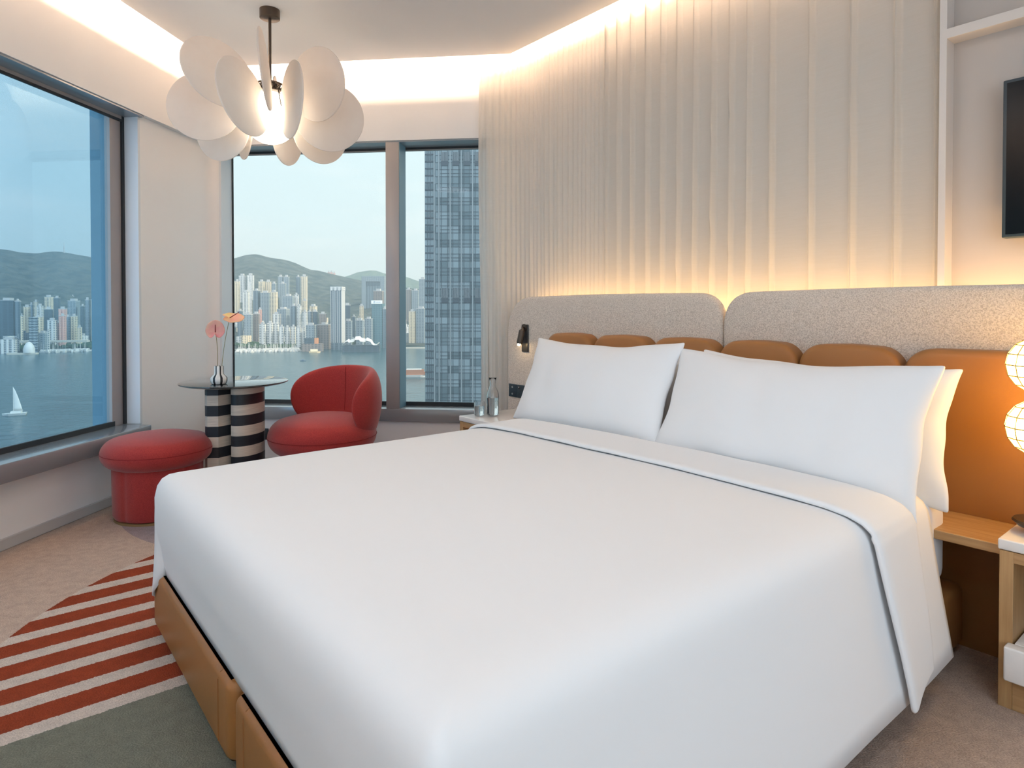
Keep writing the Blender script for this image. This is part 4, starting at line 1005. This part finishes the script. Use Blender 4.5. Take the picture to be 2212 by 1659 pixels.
CITY = [
 (-729.8, 1704.5, 12.1, 8.9, 78.6, 9.2, 'cream', 'cream tower cut by the left edge of the back window'),
 (-800.7, 1907.0, 16.7, 14.1, 103.9, -1.1, 'white', 'left of the two tall white towers high on the slope'),
 (-776.3, 1905.7, 17.8, 11.4, 105.0, 8.2, 'white', 'right of the two tall white towers high on the slope'),
 (-693.2, 1702.2, 5.6, 4.3, 76.7, 8.2, 'white', 'slender white tower just below the pair of tall white towers'),
 (-705.3, 1807.2, 14.4, 14.4, 82.1, 3.4, 'cream', 'wider of two cream blocks side by side on the hillside'),
 (-692.8, 1824.7, 13.7, 9.4, 82.4, 6.8, 'cream', 'narrower of two cream blocks side by side on the hillside'),
 (-669.2, 1804.1, 10.2, 8.2, 76.0, -3.6, 'grey', 'small grey tower right of the cream hillside blocks'),
 (-705.3, 1956.5, 13.6, 13.0, 103.3, 5.9, 'grey', 'left one of the matching grey twin towers under the ridge'),
 (-686.6, 1955.0, 14.4, 10.0, 102.9, 1.4, 'grey', 'right one of the matching grey twin towers under the ridge'),
 (-663.5, 1857.6, 15.9, 15.2, 78.0, 5.7, 'grey', 'shorter grey tower in front of the grey twin towers'),
 (-634.5, 1905.5, 11.2, 10.9, 100.3, 0.5, 'glass', 'bluish tall tower adjoining a pale ribbed tower on the hill'),
 (-610.7, 1885.4, 16.6, 10.8, 100.7, 4.0, 'cream', 'pale ribbed tower, tallest on the hill above the middle of the city'),
 (-686.7, 1656.5, 14.1, 13.0, 48.1, 4.6, 'white', 'low white block under the slender white tower'),
 (-639.4, 1607.2, 12.2, 14.4, 50.3, -2.2, 'glass', 'blue-grey block beside the grey slab on the lower slope'),
 (-617.5, 1606.7, 20.7, 13.5, 44.8, 3.1, 'grey', 'wide grey slab on the lower slope left of a bright cream block'),
 (-588.3, 1585.7, 14.5, 11.5, 46.1, -3.6, 'cream', 'bright cream block on the lower slope with sunlit front'),
 (-525.6, 1509.7, 23.1, 19.3, 34.4, 1.3, 'grey', 'wide grey building with a fine window grid and dark top band'),
 (-511.8, 1523.5, 10.1, 7.0, 37.4, 4.6, 'white', 'bright white slab touching the wide grid building'),
 (-485.6, 1503.2, 9.9, 6.3, 23.3, -0.1, 'cream', 'small cream tower right of the bright white slab'),
 (-451.3, 1456.9, 12.9, 13.7, 10.1, -6.7, 'cream', 'low cream block among trees in the middle of the city'),
 (-516.1, 1407.0, 14.1, 14.1, -7.8, 6.2, 'white', 'plain pale flat-fronted block left of a long grey-white slab'),
 (-520.5, 1460.3, 20.7, 20.6, 3.5, -4.3, 'grey', 'long grey-white slab behind the plain pale block'),
 (-478.1, 1404.8, 9.6, 9.7, 10.6, 0.9, 'glass', 'blue striped tower, left one of the striped pair'),
 (-465.6, 1402.9, 8.1, 5.7, 9.8, -5.6, 'white', 'white striped tower, right one of the striped pair'),
 (-446.8, 1383.9, 8.8, 7.7, -2.9, -0.1, 'white', 'white tower between the striped pair and a dark glass block'),
 (-442.3, 1402.8, 7.1, 5.7, -2.2, -0.5, 'grey', 'grey tower beside the dark glass block in the middle'),
 (-430.8, 1403.4, 9.6, 6.8, -2.2, 3.1, 'dark', 'dark glass block left of the tallest tower'),
 (-414.2, 1404.2, 13.7, 8.4, -7.0, 2.5, 'brown', 'brownish block just left of the tallest tower'),
 (-549.6, 1336.5, 14.2, 13.1, -8.1, 4.5, 'grey', 'grey apartment block behind the marina trees at the left'),
 (-540.2, 1354.8, 11.2, 9.6, -6.7, 3.8, 'brown', 'brownish grey apartment block behind the marina trees'),
 (-594.9, 1404.1, 9.2, 8.2, -0.6, -1.0, 'glass', 'blue-grey block at the left edge of the back window behind flowers'),
 (-589.7, 1502.1, 6.3, 4.3, 2.7, 3.5, 'pink', 'small orange-lit block above the marina apartments'),
 (-483.5, 1244.0, 10.9, 7.9, -26.6, -2.7, 'white', 'leftmost of the eight white apartment blocks in a row behind the marina'),
 (-472.4, 1252.7, 9.0, 9.5, -24.6, 2.7, 'white', 'second of the eight white apartment blocks in a row behind the marina'),
 (-463.1, 1259.7, 7.6, 7.3, -26.2, -3.8, 'white', 'third of the eight white apartment blocks in a row behind the marina'),
 (-446.6, 1242.5, 7.3, 5.0, -31.6, 1.8, 'white', 'fourth of the eight white apartment blocks in a row behind the marina'),
 (-438.7, 1251.9, 8.2, 7.8, -33.2, 1.4, 'white', 'fifth of the eight white apartment blocks in a row behind the marina'),
 (-429.7, 1259.6, 8.0, 7.1, -32.0, 0.9, 'white', 'sixth of the eight white apartment blocks in a row behind the marina'),
 (-413.7, 1243.8, 7.7, 7.5, -33.0, 4.5, 'white', 'seventh of the eight white apartment blocks in a row behind the marina'),
 (-407.3, 1250.8, 5.9, 5.6, -32.9, 4.1, 'white', 'rightmost of the eight white apartment blocks in a row behind the marina'),
 (-380.9, 1215.5, 15.4, 11.1, -27.3, -6.5, 'grey', 'square office block with a pale frame behind the dark quay building'),
 (-362.1, 1240.2, 22.2, 20.4, -27.1, -7.6, 'brown', 'broad brown-grey block between the framed office and the tallest tower'),
 (-328.9, 1206.0, 19.3, 12.1, -40.8, 1.3, 'white', 'low white portal-shaped building at the foot of the tallest tower'),
 (-312.9, 1224.5, 13.1, 9.0, -19.9, 0.4, 'grey', 'pale block with stacked balconies right of the tallest tower'),
 (-360.4, 1403.8, 12.8, 7.5, 12.2, 0.4, 'dark', 'dark glass tower behind the stacked balcony block'),
 (-295.0, 1244.3, 13.7, 8.6, -18.8, -10.6, 'grey', 'left of two grey striped blocks by the teal glass building'),
 (-280.5, 1255.8, 12.7, 11.5, -16.1, -5.4, 'grey', 'right of two grey striped blocks by the teal glass building'),
 (-352.7, 1502.7, 9.1, 5.4, 11.3, -4.8, 'cream', 'cream tower top rising over the two grey striped blocks'),
 (-351.2, 1422.4, 6.7, 4.8, -13.6, -4.1, 'glass', 'narrow blue-grey tower between balcony block and grey striped blocks'),
 (-313.8, 1509.1, 20.5, 18.2, 46.4, -2.2, 'brown', 'brownish glass tower inside the outline of the giant portal office'),
 (-250.7, 1262.6, 5.4, 5.2, 3.9, -6.7, 'glass', 'narrow blue glass tower against the window post'),
 (-857.6, 3003.6, 7.6, 7.2, 178.2, -8.0, 'pink', 'leftmost pink tower on the ridge line'),
 (-845.1, 3003.3, 9.6, 6.6, 179.5, 1.7, 'pink', 'middle pink tower on the ridge line'),
 (-832.3, 3004.2, 8.8, 8.4, 175.4, 1.5, 'pink', 'rightmost pink tower on the ridge line'),
 (-306.9, 1904.3, 13.7, 8.6, 62.3, -8.8, 'brown', 'brownish block right of the window post under the hill'),
 (-286.4, 1907.6, 18.4, 15.3, 59.6, -9.4, 'grey', 'grey-topped block on the slope right of the window post'),
 (-237.3, 1706.0, 17.5, 12.1, 84.0, -6.1, 'grey', 'tall pale tower partly hidden by the near office tower'),
 (-218.5, 1404.8, 13.5, 9.5, -1.6, -5.1, 'cream', 'left of two pale slabs right of the window post'),
 (-199.7, 1405.8, 18.2, 11.6, 4.3, -9.9, 'grey', 'right of two pale slabs right of the window post'),
 (-996.2, 1268.9, 26.6, 37.8, 20.9, 20.6, 'dark', 'wide dark glass block at the left edge of the left window'),
 (-973.4, 1263.4, 8.0, 6.7, 18.8, 13.7, 'glass', 'glass tower with pale edges beside the wide dark block'),
 (-918.5, 1201.6, 3.4, 3.2, -9.5, 23.4, 'cream', 'slim cream tower beside the glass tower'),
 (-1024.2, 1354.1, 10.5, 8.1, 8.2, 23.2, 'cream', 'cream stepped block above the slim cream tower'),
 (-1125.6, 1502.0, 5.4, 4.0, 14.3, 22.9, 'grey', 'grey narrow block on the slope left of the white tower pair'),
 (-1116.0, 1504.1, 7.9, 8.1, 20.9, 22.6, 'cream', 'cream block under the woods with a small roof house'),
 (-997.1, 1355.1, 9.8, 10.2, 10.2, 22.4, 'white', 'white tower pair fronted by a cream slab'),
 (-1088.4, 1507.1, 13.1, 14.1, 31.9, 12.0, 'cream', 'tall pale green tower standing highest under the wooded hill'),
 (-943.1, 1305.4, 12.4, 10.8, 3.3, 22.0, 'dark', 'dark glass block in front of the tall pale green tower'),
 (-912.7, 1235.4, 13.8, 10.7, -12.0, 22.6, 'cream', 'ribbed cream slab near the flyover'),
 (-864.5, 1205.8, 12.3, 11.5, -18.0, 11.8, 'white', 'bright white stepped block beside pinkish blocks'),
 (-867.1, 1223.4, 6.2, 6.8, -23.3, 17.4, 'pink', 'pinkish low block right of the bright white stepped block'),
 (-914.7, 1305.8, 12.3, 11.6, 3.8, 21.1, 'pink', 'block with a red roof edge in the middle of the left window'),
 (-851.2, 1214.6, 9.9, 9.2, -9.6, 21.1, 'pink', 'pale pink ribbed tower in front of the red-edged block'),
 (-860.0, 1242.3, 6.4, 4.7, -12.1, 16.7, 'grey', 'grey tower joined to a cream ribbed tower'),
 (-849.7, 1244.2, 8.9, 8.5, -10.6, 16.4, 'cream', 'cream ribbed tower near the boats in the left window'),
 (-998.0, 1461.2, 16.4, 22.5, 22.3, 10.5, 'grey', 'broad grey block high in the left window below pink-topped towers'),
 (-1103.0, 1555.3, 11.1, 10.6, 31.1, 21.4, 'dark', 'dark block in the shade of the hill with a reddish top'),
 (-1261.2, 1802.2, 6.1, 4.3, 39.7, 21.0, 'pink', 'leftmost of three pink-topped towers below the wooded hill'),
 (-1248.5, 1802.4, 5.7, 4.8, 39.7, 16.7, 'pink', 'middle of three pink-topped towers below the wooded hill'),
 (-1234.6, 1803.1, 5.6, 6.2, 39.7, 20.4, 'pink', 'rightmost of three pink-topped towers below the wooded hill'),
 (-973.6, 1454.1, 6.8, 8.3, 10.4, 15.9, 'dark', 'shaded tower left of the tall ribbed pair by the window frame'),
 (-895.8, 1353.0, 7.1, 6.0, 23.3, 19.6, 'grey', 'left of the tall ribbed pair by the window frame'),
 (-881.6, 1355.7, 11.4, 11.5, 24.0, 15.1, 'cream', 'right of the tall ribbed pair by the window frame'),
 (-831.6, 1232.8, 5.7, 5.7, -32.2, 10.1, 'cream', 'low cream block above the roadside trees'),
 (-831.3, 1136.1, 10.0, 12.2, -39.9, 12.3, 'grey', 'square grey box building beside the flyover'),
 (-826.8, 1142.3, 3.6, 4.7, -36.7, 12.0, 'white', 'narrow pale annex of the square grey box building'),
 (-869.9, 1110.4, 21.0, 20.7, -50.0, 20.3, 'white', 'long low white building at the left end of the flyover'),
]

rc_ = random.Random(21)
for k, (x, y, w, d, zt, rot, mk, label) in enumerate(CITY):
    hh = zt - G
    e = empty('building', (x, y, G), radians(rot))
    ridge = y > 2900
    z0 = hh - 60 if ridge else 0
    bm = bmesh.new(); bx(bm, -w / 2, w / 2, -d / 2, d / 2, z0, hh * 0.985 if w < 40 else hh)
    # vertical ribs and setbacks so that the blocks read as buildings
    if mk in ('cream', 'white', 'pink') and w > 8:
        nb = max(2, int(w / 7))
        for i in range(nb):
            xx = -w / 2 + (i + 0.5) * w / nb; bx(bm, xx - w / nb * 0.22, xx + w / nb * 0.22, -d / 2 - 1.6, d / 2 + 1.6, z0, hh * 0.96)
    obj('tower_body', bm, FM[mk], e, smooth=False)
    bm = bmesh.new(); bw = w * rc_.uniform(0.3, 0.6)
    bx(bm, -bw / 2, bw / 2, -d * 0.3, d * 0.3, hh * 0.985 if w < 40 else hh, hh + (3 if w < 40 else 4)); bx(bm, -w / 2 - 0.3, w / 2 + 0.3, -d / 2 - 0.3, d / 2 + 0.3, (hh * 0.985 if w < 40 else hh) - 1.2, (hh * 0.985 if w < 40 else hh))
    obj('roof', bm, ROOF, e, smooth=False)
    tag(e, label + (', seen through the left window' if 'left window' not in label and label != label and False else ''), 'building', 'city buildings on the far shore')

# the tallest slab tower at the waterfront
def block(name, label, cat, x, y, rot, mats):
    e = empty(name, (x, y, G), radians(rot)); tag(e, label, cat); return e
X0_, X1_ = -336.6, -315.1
e = block('building', 'tallest waterfront tower, grey with pale vertical ribs and a light crown', 'building', (X0_ + X1_) / 2, 1200, -4, None)
e['group'] = 'city buildings on the far shore'
w = 20.0; h = 43.2 - G
obj('tower_body', bx(bmesh.new(), -w / 2, w / 2, -9, 9, 0, h - 7), FM['glass'], e, smooth=False)
bm = bmesh.new()
for i in range(6):
    xx = -w / 2 + i * w / 5; bx(bm, xx - 0.5, xx + 0.5, -9.8, 9.8, 14, h - 6)
obj('vertical_ribs', bm, ROOF, e, smooth=False)
obj('crown', bx(bmesh.new(), -w / 2 - 1, w / 2 + 1, -10, 10, h - 7, h), FM['white'], e, smooth=False)
# the giant office with a notch
e = block('building', 'giant grey portal shaped office block with a dark notch near its top', 'building', -452, 2110, -4, None); e['group'] = 'city buildings on the far shore'
w = 76.0; h = 108.7 - G
obj('tower_body', bx(bmesh.new(), -w / 2 + 14, w / 2 - 14, -14, 16, 0, h - 18), FM['glass'], e, smooth=False)
bm = bmesh.new(); bx(bm, -w / 2, -w / 2 + 14, -18, 18, 0, h); bx(bm, w / 2 - 14, w / 2, -18, 18, 0, h); bx(bm, -w / 2 + 14, w / 2 - 14, -18, 18, h - 17, h)
obj('portal_frame', bm, FM['grey'], e, smooth=False)
obj('notch', bx(bmesh.new(), -w / 2 + 14, w / 2 - 14, -15, -14, h - 32, h - 17), FM['dark'], e, smooth=False)
# teal glass building with a white sign
e = block('building', 'teal glass building with a wide white sign at its top', 'building', -264.8, 1270, -6, None); e['group'] = 'city buildings on the far shore'
w = 21.0; h = 12.5 - G
obj('tower_body', bx(bmesh.new(), -w / 2, w / 2, -9, 9, 0, h), facade('teal_glass', (0.11, 0.20, 0.22), (0.06, 0.13, 0.15), 0.25, 5, 3.5, 0.8, 0.8, 0.5), e, smooth=False)
sgn = obj('sign_board', bx(bmesh.new(), -w / 2 - 0.5, w / 2 + 0.5, -10.2, -9.2, h - 0.5, h + 6), mat('sign_white', (0.95, 0.96, 0.97), 0.5), e, smooth=False)
bm = bmesh.new()
tube(bm, [(-4.5 + 1.5 * cos(2 * pi * k / 16), -10.4, h + 2.8 + 1.5 * sin(2 * pi * k / 16)) for k in range(16)], 0.55, 6, closed=True)
for i in range(4): bx(bm, -0.5 + i * 2.2, 0.9 + i * 2.2, -10.5, -10.25, h + 1.9, h + 3.6)
obj('sign_marks', bm, mat('sign_grey', (0.25, 0.32, 0.40), 0.6), sgn, smooth=False)

# low houses scattered over the slopes
bm = bmesh.new(); rh = random.Random(5); cnt = 0
while cnt < 230:
    az = rh.uniform(-23.5, -9.0) if rh.random() < 0.7 else rh.uniform(-41, -33.5)
    s = ip(SHORE, az); u = rh.uniform(0.08, 0.40) if az > -25 else rh.uniform(0.1, 0.2)
    r = s + (2700 - s) * u; top = ip(RIDGE_NEAR, az); wv = max(0, (u - 0.1) / 0.9); z = G + (top - G) * wv ** 1.45
    ww = rh.uniform(5, 16); hh = rh.uniform(8, 26)
    m_ = Matrix.Translation((r * sin(radians(az)), r * cos(radians(az)), z - 8)) @ Matrix.Rotation(radians(-az + rh.uniform(0, 40)), 4, 'Z')
    bx(bm, -ww / 2, ww / 2, -ww / 2, ww / 2, 0, hh + 8, mtx=m_, mi=rh.choice([0, 0, 1, 2])); cnt += 1
tag(obj('hillside_houses', bm, [FM['white'], FM['cream'], FM['grey']], smooth=False), 'scattered low pale houses between trees on the lower slopes', 'houses', kind='stuff')
# shore trees
TREE = mat('tree_green', (0.03, 0.065, 0.035), 0.95, spec=0.1); vary(TREE, (0.022, 0.05, 0.028), (0.075, 0.12, 0.05), 0.25, 5)
def clump(bm, x, y, z, r, rnd):
    m_ = Matrix.Translation((x, y, z)); g = bmesh.ops.create_icosphere(bm, subdivisions=2, radius=r, matrix=m_)
    for v in g['verts']:
        d = (v.co - Vector((x, y, z))); v.co = Vector((x, y, z)) + Vector((d.x * 1.3, d.y, d.z * 0.7)) * (1 + 0.35 * noise.noise(v.co * 0.25))
bm = bmesh.new(); rt = random.Random(3)
def pol(az, r): return r * sin(radians(az)), r * cos(radians(az))
for i in range(240):
    az = rt.choice([rt.uniform(-23.3, -17.5), rt.uniform(-37, -33), rt.uniform(-17.5, -11.5), rt.uniform(-41, -34)])
    s = ip(SHORE, az); x, y = pol(az, s + rt.uniform(30, 190)); clump(bm, x, y, G + 5, rt.uniform(5, 9), rt)
tag(obj('shore_trees', bm, TREE, angle=None), 'dark green trees along the far shore between the buildings', 'trees', kind='stuff')

# breakwater, marina, quay objects
STONE = mat('pale_stone', (0.50, 0.46, 0.38), 0.9); WHITE = mat('boat_white', (0.62, 0.60, 0.56), 0.5); DARKB = mat('boat_blue', (0.10, 0.15, 0.20), 0.5)
bm = bmesh.new(); bx(bm, 0, 118, -2, 2, 0, 3.0)
tag(obj('breakwater', bm, STONE, loc=(-512, 1172, G), rotz=0.0), 'low stone breakwater in front of the marina in the rear window', 'breakwater')
bm = bmesh.new(); bx(bm, 0, 62, -2, 2, 0, 2.5)
tag(obj('breakwater', bm, STONE, loc=(-226, 1245, G), rotz=0.02), 'pale breakwater right of the window post', 'breakwater')
def hull(bm, x, y, L, W_, H_, rot, rnd, mast=True):
    m_ = Matrix.Translation((x, y, G)) @ Matrix.Rotation(rot, 4, 'Z')
    pts = [(-L / 2, -W_ / 2), (L * 0.2, -W_ / 2), (L / 2, 0), (L * 0.2, W_ / 2), (-L / 2, W_ / 2)]
    lo = [bm.verts.new(m_ @ Vector((px_ * 0.9, py_ * 0.7, 0))) for px_, py_ in pts]; hi = [bm.verts.new(m_ @ Vector((px_, py_, H_))) for px_, py_ in pts]
    bm.faces.new(list(reversed(lo))); bm.faces.new(hi)
    for i in range(5): bm.faces.new((lo[i], lo[(i + 1) % 5], hi[(i + 1) % 5], hi[i]))
    bx(bm, -L * 0.3, L * 0.15, -W_ * 0.32, W_ * 0.32, H_, H_ * 2.0, mtx=m_)
    if mast: bx(bm, -0.12, 0.12, -0.12, 0.12, H_, H_ + L * 1.1, mtx=m_)
bm = bmesh.new(); rm = random.Random(9)
for i in range(260):
    az = rm.uniform(-23.2, -18.4); x, y = pol(az, rm.uniform(1215, 1275) * (1 + 0.0)); hull(bm, x, y, rm.uniform(6, 13), 3.5, 2.2, rm.uniform(0, pi), rm, rm.random() < 0.5)
for i in range(60):
    az = rm.uniform(-36.4, -33.3); x, y = pol(az, rm.uniform(1375, 1410)); hull(bm, x, y, rm.uniform(7, 15), 4, 2.6, rm.uniform(0, pi), rm, rm.random() < 0.3)
tag(obj('marina_boats', bm, WHITE, smooth=False), 'crowd of small moored white boats behind the breakwaters', 'boats', kind='stuff')
e = empty('quay_building', (-363, 1160, G), 0.15); tag(e, 'dark box building with an orange end wall on the quay', 'building')
obj('hall', bx(bmesh.new(), -11.5, 6, -7, 7, 14, 24), FM['dark'], e, smooth=False); obj('end_wall', bx(bmesh.new(), 6, 11.5, -7, 7, 14, 24), mat('orange_wall', (0.55, 0.25, 0.12), 0.7), e, smooth=False)
obj('podium', bx(bmesh.new(), -16, 20, -9, 9, 0, 14), FM['brown'], e, smooth=False)
e = empty('convention_hall', (-268, 1150, G), 0.1); tag(e, 'white curved roof hall on the water at the foot of the city', 'building')
bm = bmesh.new(); bx(bm, -34, 30, -12, 12, 0, 12); obj('podium', bm, FM['dark'], e, smooth=False)
bm = bmesh.new(); P_ = []
for i in range(25):
    u = i / 24; P_.append([(-32 + 60 * u, -14 + 28 * j / 8, 13 + 12 * sin(pi * min(1, u * 1.15)) ** 0.6 * (0.5 + 0.5 * sin(pi * j / 8)) + (3 if i % 8 < 4 else 0)) for j in range(9)])
grid(bm, P_); o = obj('curved_roof', bm, WHITE, e, smooth=False); mods(o, 'SOLIDIFY', thickness=0.8)

# sea craft
def boat(name, label, x, y, rot, L, W_, H_, hullmat, decks, cat='boat'):
    e = empty(name, (x, y, G), rot); tag(e, label, cat)
    bm = bmesh.new(); pts = [(-L / 2, -W_ * 0.42), (-L * 0.3, -W_ / 2), (L * 0.2, -W_ / 2), (L / 2, 0), (L * 0.2, W_ / 2), (-L * 0.3, W_ / 2), (-L / 2, W_ * 0.42)]
    lo = [bm.verts.new((a * 0.93, b * 0.7, -0.3)) for a, b in pts]; hi = [bm.verts.new((a, b, H_)) for a, b in pts]
    bm.faces.new(list(reversed(lo))); bm.faces.new(hi)
    for i in range(len(pts)): j = (i + 1) % len(pts); bm.faces.new((lo[i], lo[j], hi[j], hi[i]))
    obj('hull', bm, hullmat, e, smooth=False)
    for (a, b, c, d, mm) in decks: obj('deck_house', bx(bmesh.new(), a * L, b * L, -W_ * 0.38, W_ * 0.38, c, d), mm, e, smooth=False)
    return e
sb = boat('sailboat', 'white catamaran sailboat with a tall sail on the open harbour in the left window', -358, 460, radians(205), 14.5, 6.5, 1.6, WHITE, [(-0.3, 0.12, 1.6, 3.0, WHITE)])
bm = bmesh.new(); tube(bm, [(0.5, 0, 1.6), (0.5, 0, 20.5)], 0.14, 8); tube(bm, [(0.5, 0, 3.2), (-5.2, 0, 3.2)], 0.12, 8); obj('mast', bm, WHITE, sb)
bm = bmesh.new(); P_ = [[(0.3 - 0.0 * v, 0.0, 3.6 + 0 * v) for v in (0,)]]
P_ = []
for i in range(9):
    v = i / 8; z = 3.5 + 16.5 * v; wd = 5.2 * (1 - v) ** 0.8 + 0.1
    P_.append([(0.35 - wd * j / 6, 0.5 * sin(pi * j / 6) * (1 - v), z) for j in range(7)])
grid(bm, P_); o = obj('mainsail', bm, WHITE, sb, angle=None); mods(o, 'SOLIDIFY', thickness=0.05)
BROWNB = mat('ferry_brown', (0.32, 0.16, 0.10), 0.7)
boat('ferry', 'brown and white double deck ferry crossing right of the window post', -109, 721, radians(5), 32, 9, 2.6, WHITE, [(-0.44, 0.36, 2.6, 5.6, BROWNB), (-0.38, 0.30, 5.6, 8.4, BROWNB), (-0.30, 0.22, 8.4, 9.0, WHITE)], 'ferry')
boat('launch', 'tiny dark boat alone in the middle of the harbour', -307, 941, radians(3), 9, 3, 1.2, DARKB, [(-0.2, 0.1, 1.2, 2.6, DARKB)])
boat('ferry', 'cream ferry passing close to the dark quay building', -345, 1120, radians(20), 20, 7, 2.6, mat('cream_hull', (0.62, 0.50, 0.33), 0.7), [(-0.36, 0.25, 2.6, 6.4, mat('cream_deck', (0.70, 0.60, 0.42), 0.7))], 'ferry')

# flyover along the far shore (left window)
bm = bmesh.new(); pA = Vector((-1080, 1150, 0)); pB_ = Vector((-790, 1195, 0)); d_ = (pB_ - pA); L = d_.length; rz = atan2(d_.y, d_.x)
fo = empty('flyover', (pA.x, pA.y, G), rz); tag(fo, 'long pale elevated road on columns along the far shore', 'road')
obj('deck', bx(bmesh.new(), 0, L, -6, 6, 15, 18.5), STONE, fo, smooth=False)
for i in range(8): obj('column', bx(bmesh.new(), 12 + i * L / 8, 15 + i * L / 8, -1.5, 1.5, 0, 15), STONE, fo, smooth=False)
# pier with a white domed beacon house and scaffold tower
e = empty('pier', (-818, 1085, G), 0.3); tag(e, 'small stone pier with a white domed house at its end', 'pier')
obj('jetty', bx(bmesh.new(), -30, 12, -6, 6, 0, 2.5), STONE, e, smooth=False)
bm = bmesh.new(); lathe(bm, [(8, 2.5), (8.5, 8), (7, 14), (4, 19), (1, 21)], 20); obj('domed_house', bm, WHITE, e)
e = empty('building', (-836, 1120, G), 0.5); tag(e, 'slim scaffolded tower standing just behind the white domed pier house', 'building', 'city buildings on the far shore')
obj('tower_body', bx(bmesh.new(), -6, 6, -5, 5, 0, 62), FM['grey'], e, smooth=False)
bm = bmesh.new()
for z in range(0, 62, 5): bx(bm, -7, 7, -6, 6, z, z + 0.8)
obj('scaffold', bm, FM['dark'], e, smooth=False)
# radio mast on the ridge
bm = bmesh.new(); az = -34.9; x, y = pol(az, 2690); bx(bm, -1.2, 1.2, -1.2, 1.2, 0, 26); bx(bm, -0.6, 0.6, -0.6, 0.6, 26, 40)
tag(obj('radio_mast', bm, ROOF, loc=(x, y, 190)), 'thin radio mast on the wooded ridge in the left window', 'mast')

# ================================================================== near office tower
D_ = 330.0; tx = -0.1357 * D_
nt_ = empty('office_tower', (tx, D_, G), 0.0); tag(nt_, 'near dark glass office tower with pale vertical ribs, filling the right of the rear window', 'building')
Ht = 110 - G
def towerglass():
    m = mat('office_glass', (0.10, 0.15, 0.18), 0.15, spec=0.12); t = m.node_tree
    n = N(t, 'ShaderNodeTexNoise'); n.inputs['Scale'].default_value = 0.35; n.inputs['Detail'].default_value = 2; t.links.new(coords(m, (1, 1, 1)), n.inputs['Vector'])
    b = N(t, 'ShaderNodeBump'); b.inputs['Strength'].default_value = 0.25; b.inputs['Distance'].default_value = 0.15
    t.links.new(n.outputs['Fac'], b.inputs['Height']); t.links.new(b.outputs[0], P(m).inputs['Normal'])
    tc = N(t, 'ShaderNodeTexCoord'); mp = N(t, 'ShaderNodeMapping'); mp.inputs['Scale'].default_value = (1 / 5.75, 1, 1 / 3.6); t.links.new(tc.outputs['Object'], mp.inputs[0])
    fl = N(t, 'ShaderNodeVectorMath', operation='FLOOR'); t.links.new(mp.outputs[0], fl.inputs[0])
    w = N(t, 'ShaderNodeTexWhiteNoise'); t.links.new(fl.outputs[0], w.inputs['Vector'])
    r = ramp(t, [(0.0, (0.08, 0.11, 0.12)), (1.0, (0.17, 0.215, 0.23))]); t.links.new(w.outputs['Value'], r.inputs[0]); t.links.new(r.outputs[0], P(m).inputs['Base Color'])
    return m
TG = towerglass(); TM = mat('tower_metal', (0.16, 0.19, 0.20), 0.6, 0.0); TD = mat('tower_dark', (0.035, 0.05, 0.06), 0.5)
obj('glass_body', bx(bmesh.new(), 0, 62, 0, 45, 0, Ht), TG, nt_, smooth=False)
# spandrel grooves: thin dark floor lines on the main face and heavier ones on the narrow bay
bm = bmesh.new(); z = 0.0; k = 0
while z < Ht:
    bx(bm, 5.6, 62, -0.10, 0.05, z, z + 0.32)
    if k % 2 == 0: bx(bm, 8.0, 62, -0.22, -0.10, z + 1.7, z + 1.95)
    bx(bm, 0.25, 4.4, -0.35, 0.02, z + 0.4, z + 1.0)
    z += 3.6; k += 1
obj('floor_bands', bm, TD, nt_, smooth=False)
xs_ = [4.9, 7.3, 12.9 + 0.2, 18.8, 24.6, 30.4, 36.2, 42.0, 47.8, 53.6, 59.4]
for xx in xs_:
    bm = bmesh.new(); bx(bm, xx - 0.30, xx + 0.30, -0.75, 0.0, 0, Ht); obj('vertical_rib', bm, TM, nt_, smooth=False)
bm = bmesh.new()
for i in range(2, len(xs_) - 1):
    for q in (1.35, 4.45): bx(bm, xs_[i - 1 + 0] + q - 0.09, xs_[i - 1] + q + 0.09, -0.24, 0.0, 0, Ht)
for q in (1.3, 2.2, 3.1): bx(bm, q - 0.05, q + 0.05, -0.2, 0, 0, Ht)
obj('window_mullions', bm, TD, nt_, smooth=False)
def louvres(z0, z1):
    bm = bmesh.new()
    for i in range(1, len(xs_) - 1):
        xa, xb = xs_[i] + 1.1, xs_[i + 1] - 1.1
        bx(bm, xa, xb, -0.40, -0.2, z0, z1)
    o = obj('louvre_recess', bm, TD, nt_, smooth=False)
    bm = bmesh.new()
    for i in range(1, len(xs_) - 1):
        xa, xb = xs_[i] + 1.1, xs_[i + 1] - 1.1
        for q in range(6):
            xx = xa + (xb - xa) * (q + 0.5) / 6; bx(bm, xx - 0.12, xx + 0.12, -0.62, -0.38, z0 + (z1 - z0) * 0.33, z1)
    obj('louvre_blades', bm, TM, o, smooth=False)
louvres(1.18 + (668 - 359) / 1385 * D_ - G, 1.18 + (668 - 330) / 1385 * D_ - G)
louvres(1.18 + (668 - 654) / 1385 * D_ - G, 1.18 + (668 - 622) / 1385 * D_ - G)

# sea haze hanging over the harbour and the city
def haze():
    m = bpy.data.materials.new('sea_haze'); m.use_nodes = True; t = m.node_tree; t.nodes.clear()
    v = N(t, 'ShaderNodeVolumeScatter'); v.inputs['Color'].default_value = (0.72, 0.88, 1.0, 1); v.inputs['Density'].default_value = 0.00021; v.inputs['Anisotropy'].default_value = 0.2
    o = N(t, 'ShaderNodeOutputMaterial'); t.links.new(v.outputs[0], o.inputs['Volume'])
    m.cycles.homogeneous_volume = True
    bm = bmesh.new(); bx(bm, -3600, 3200, 120, 5200, G - 20, 420)
    o = obj('sea_haze', bm, m, smooth=False)
    return tag(o, 'thin bluish haze over the harbour and the city', 'haze', kind='stuff')
haze()
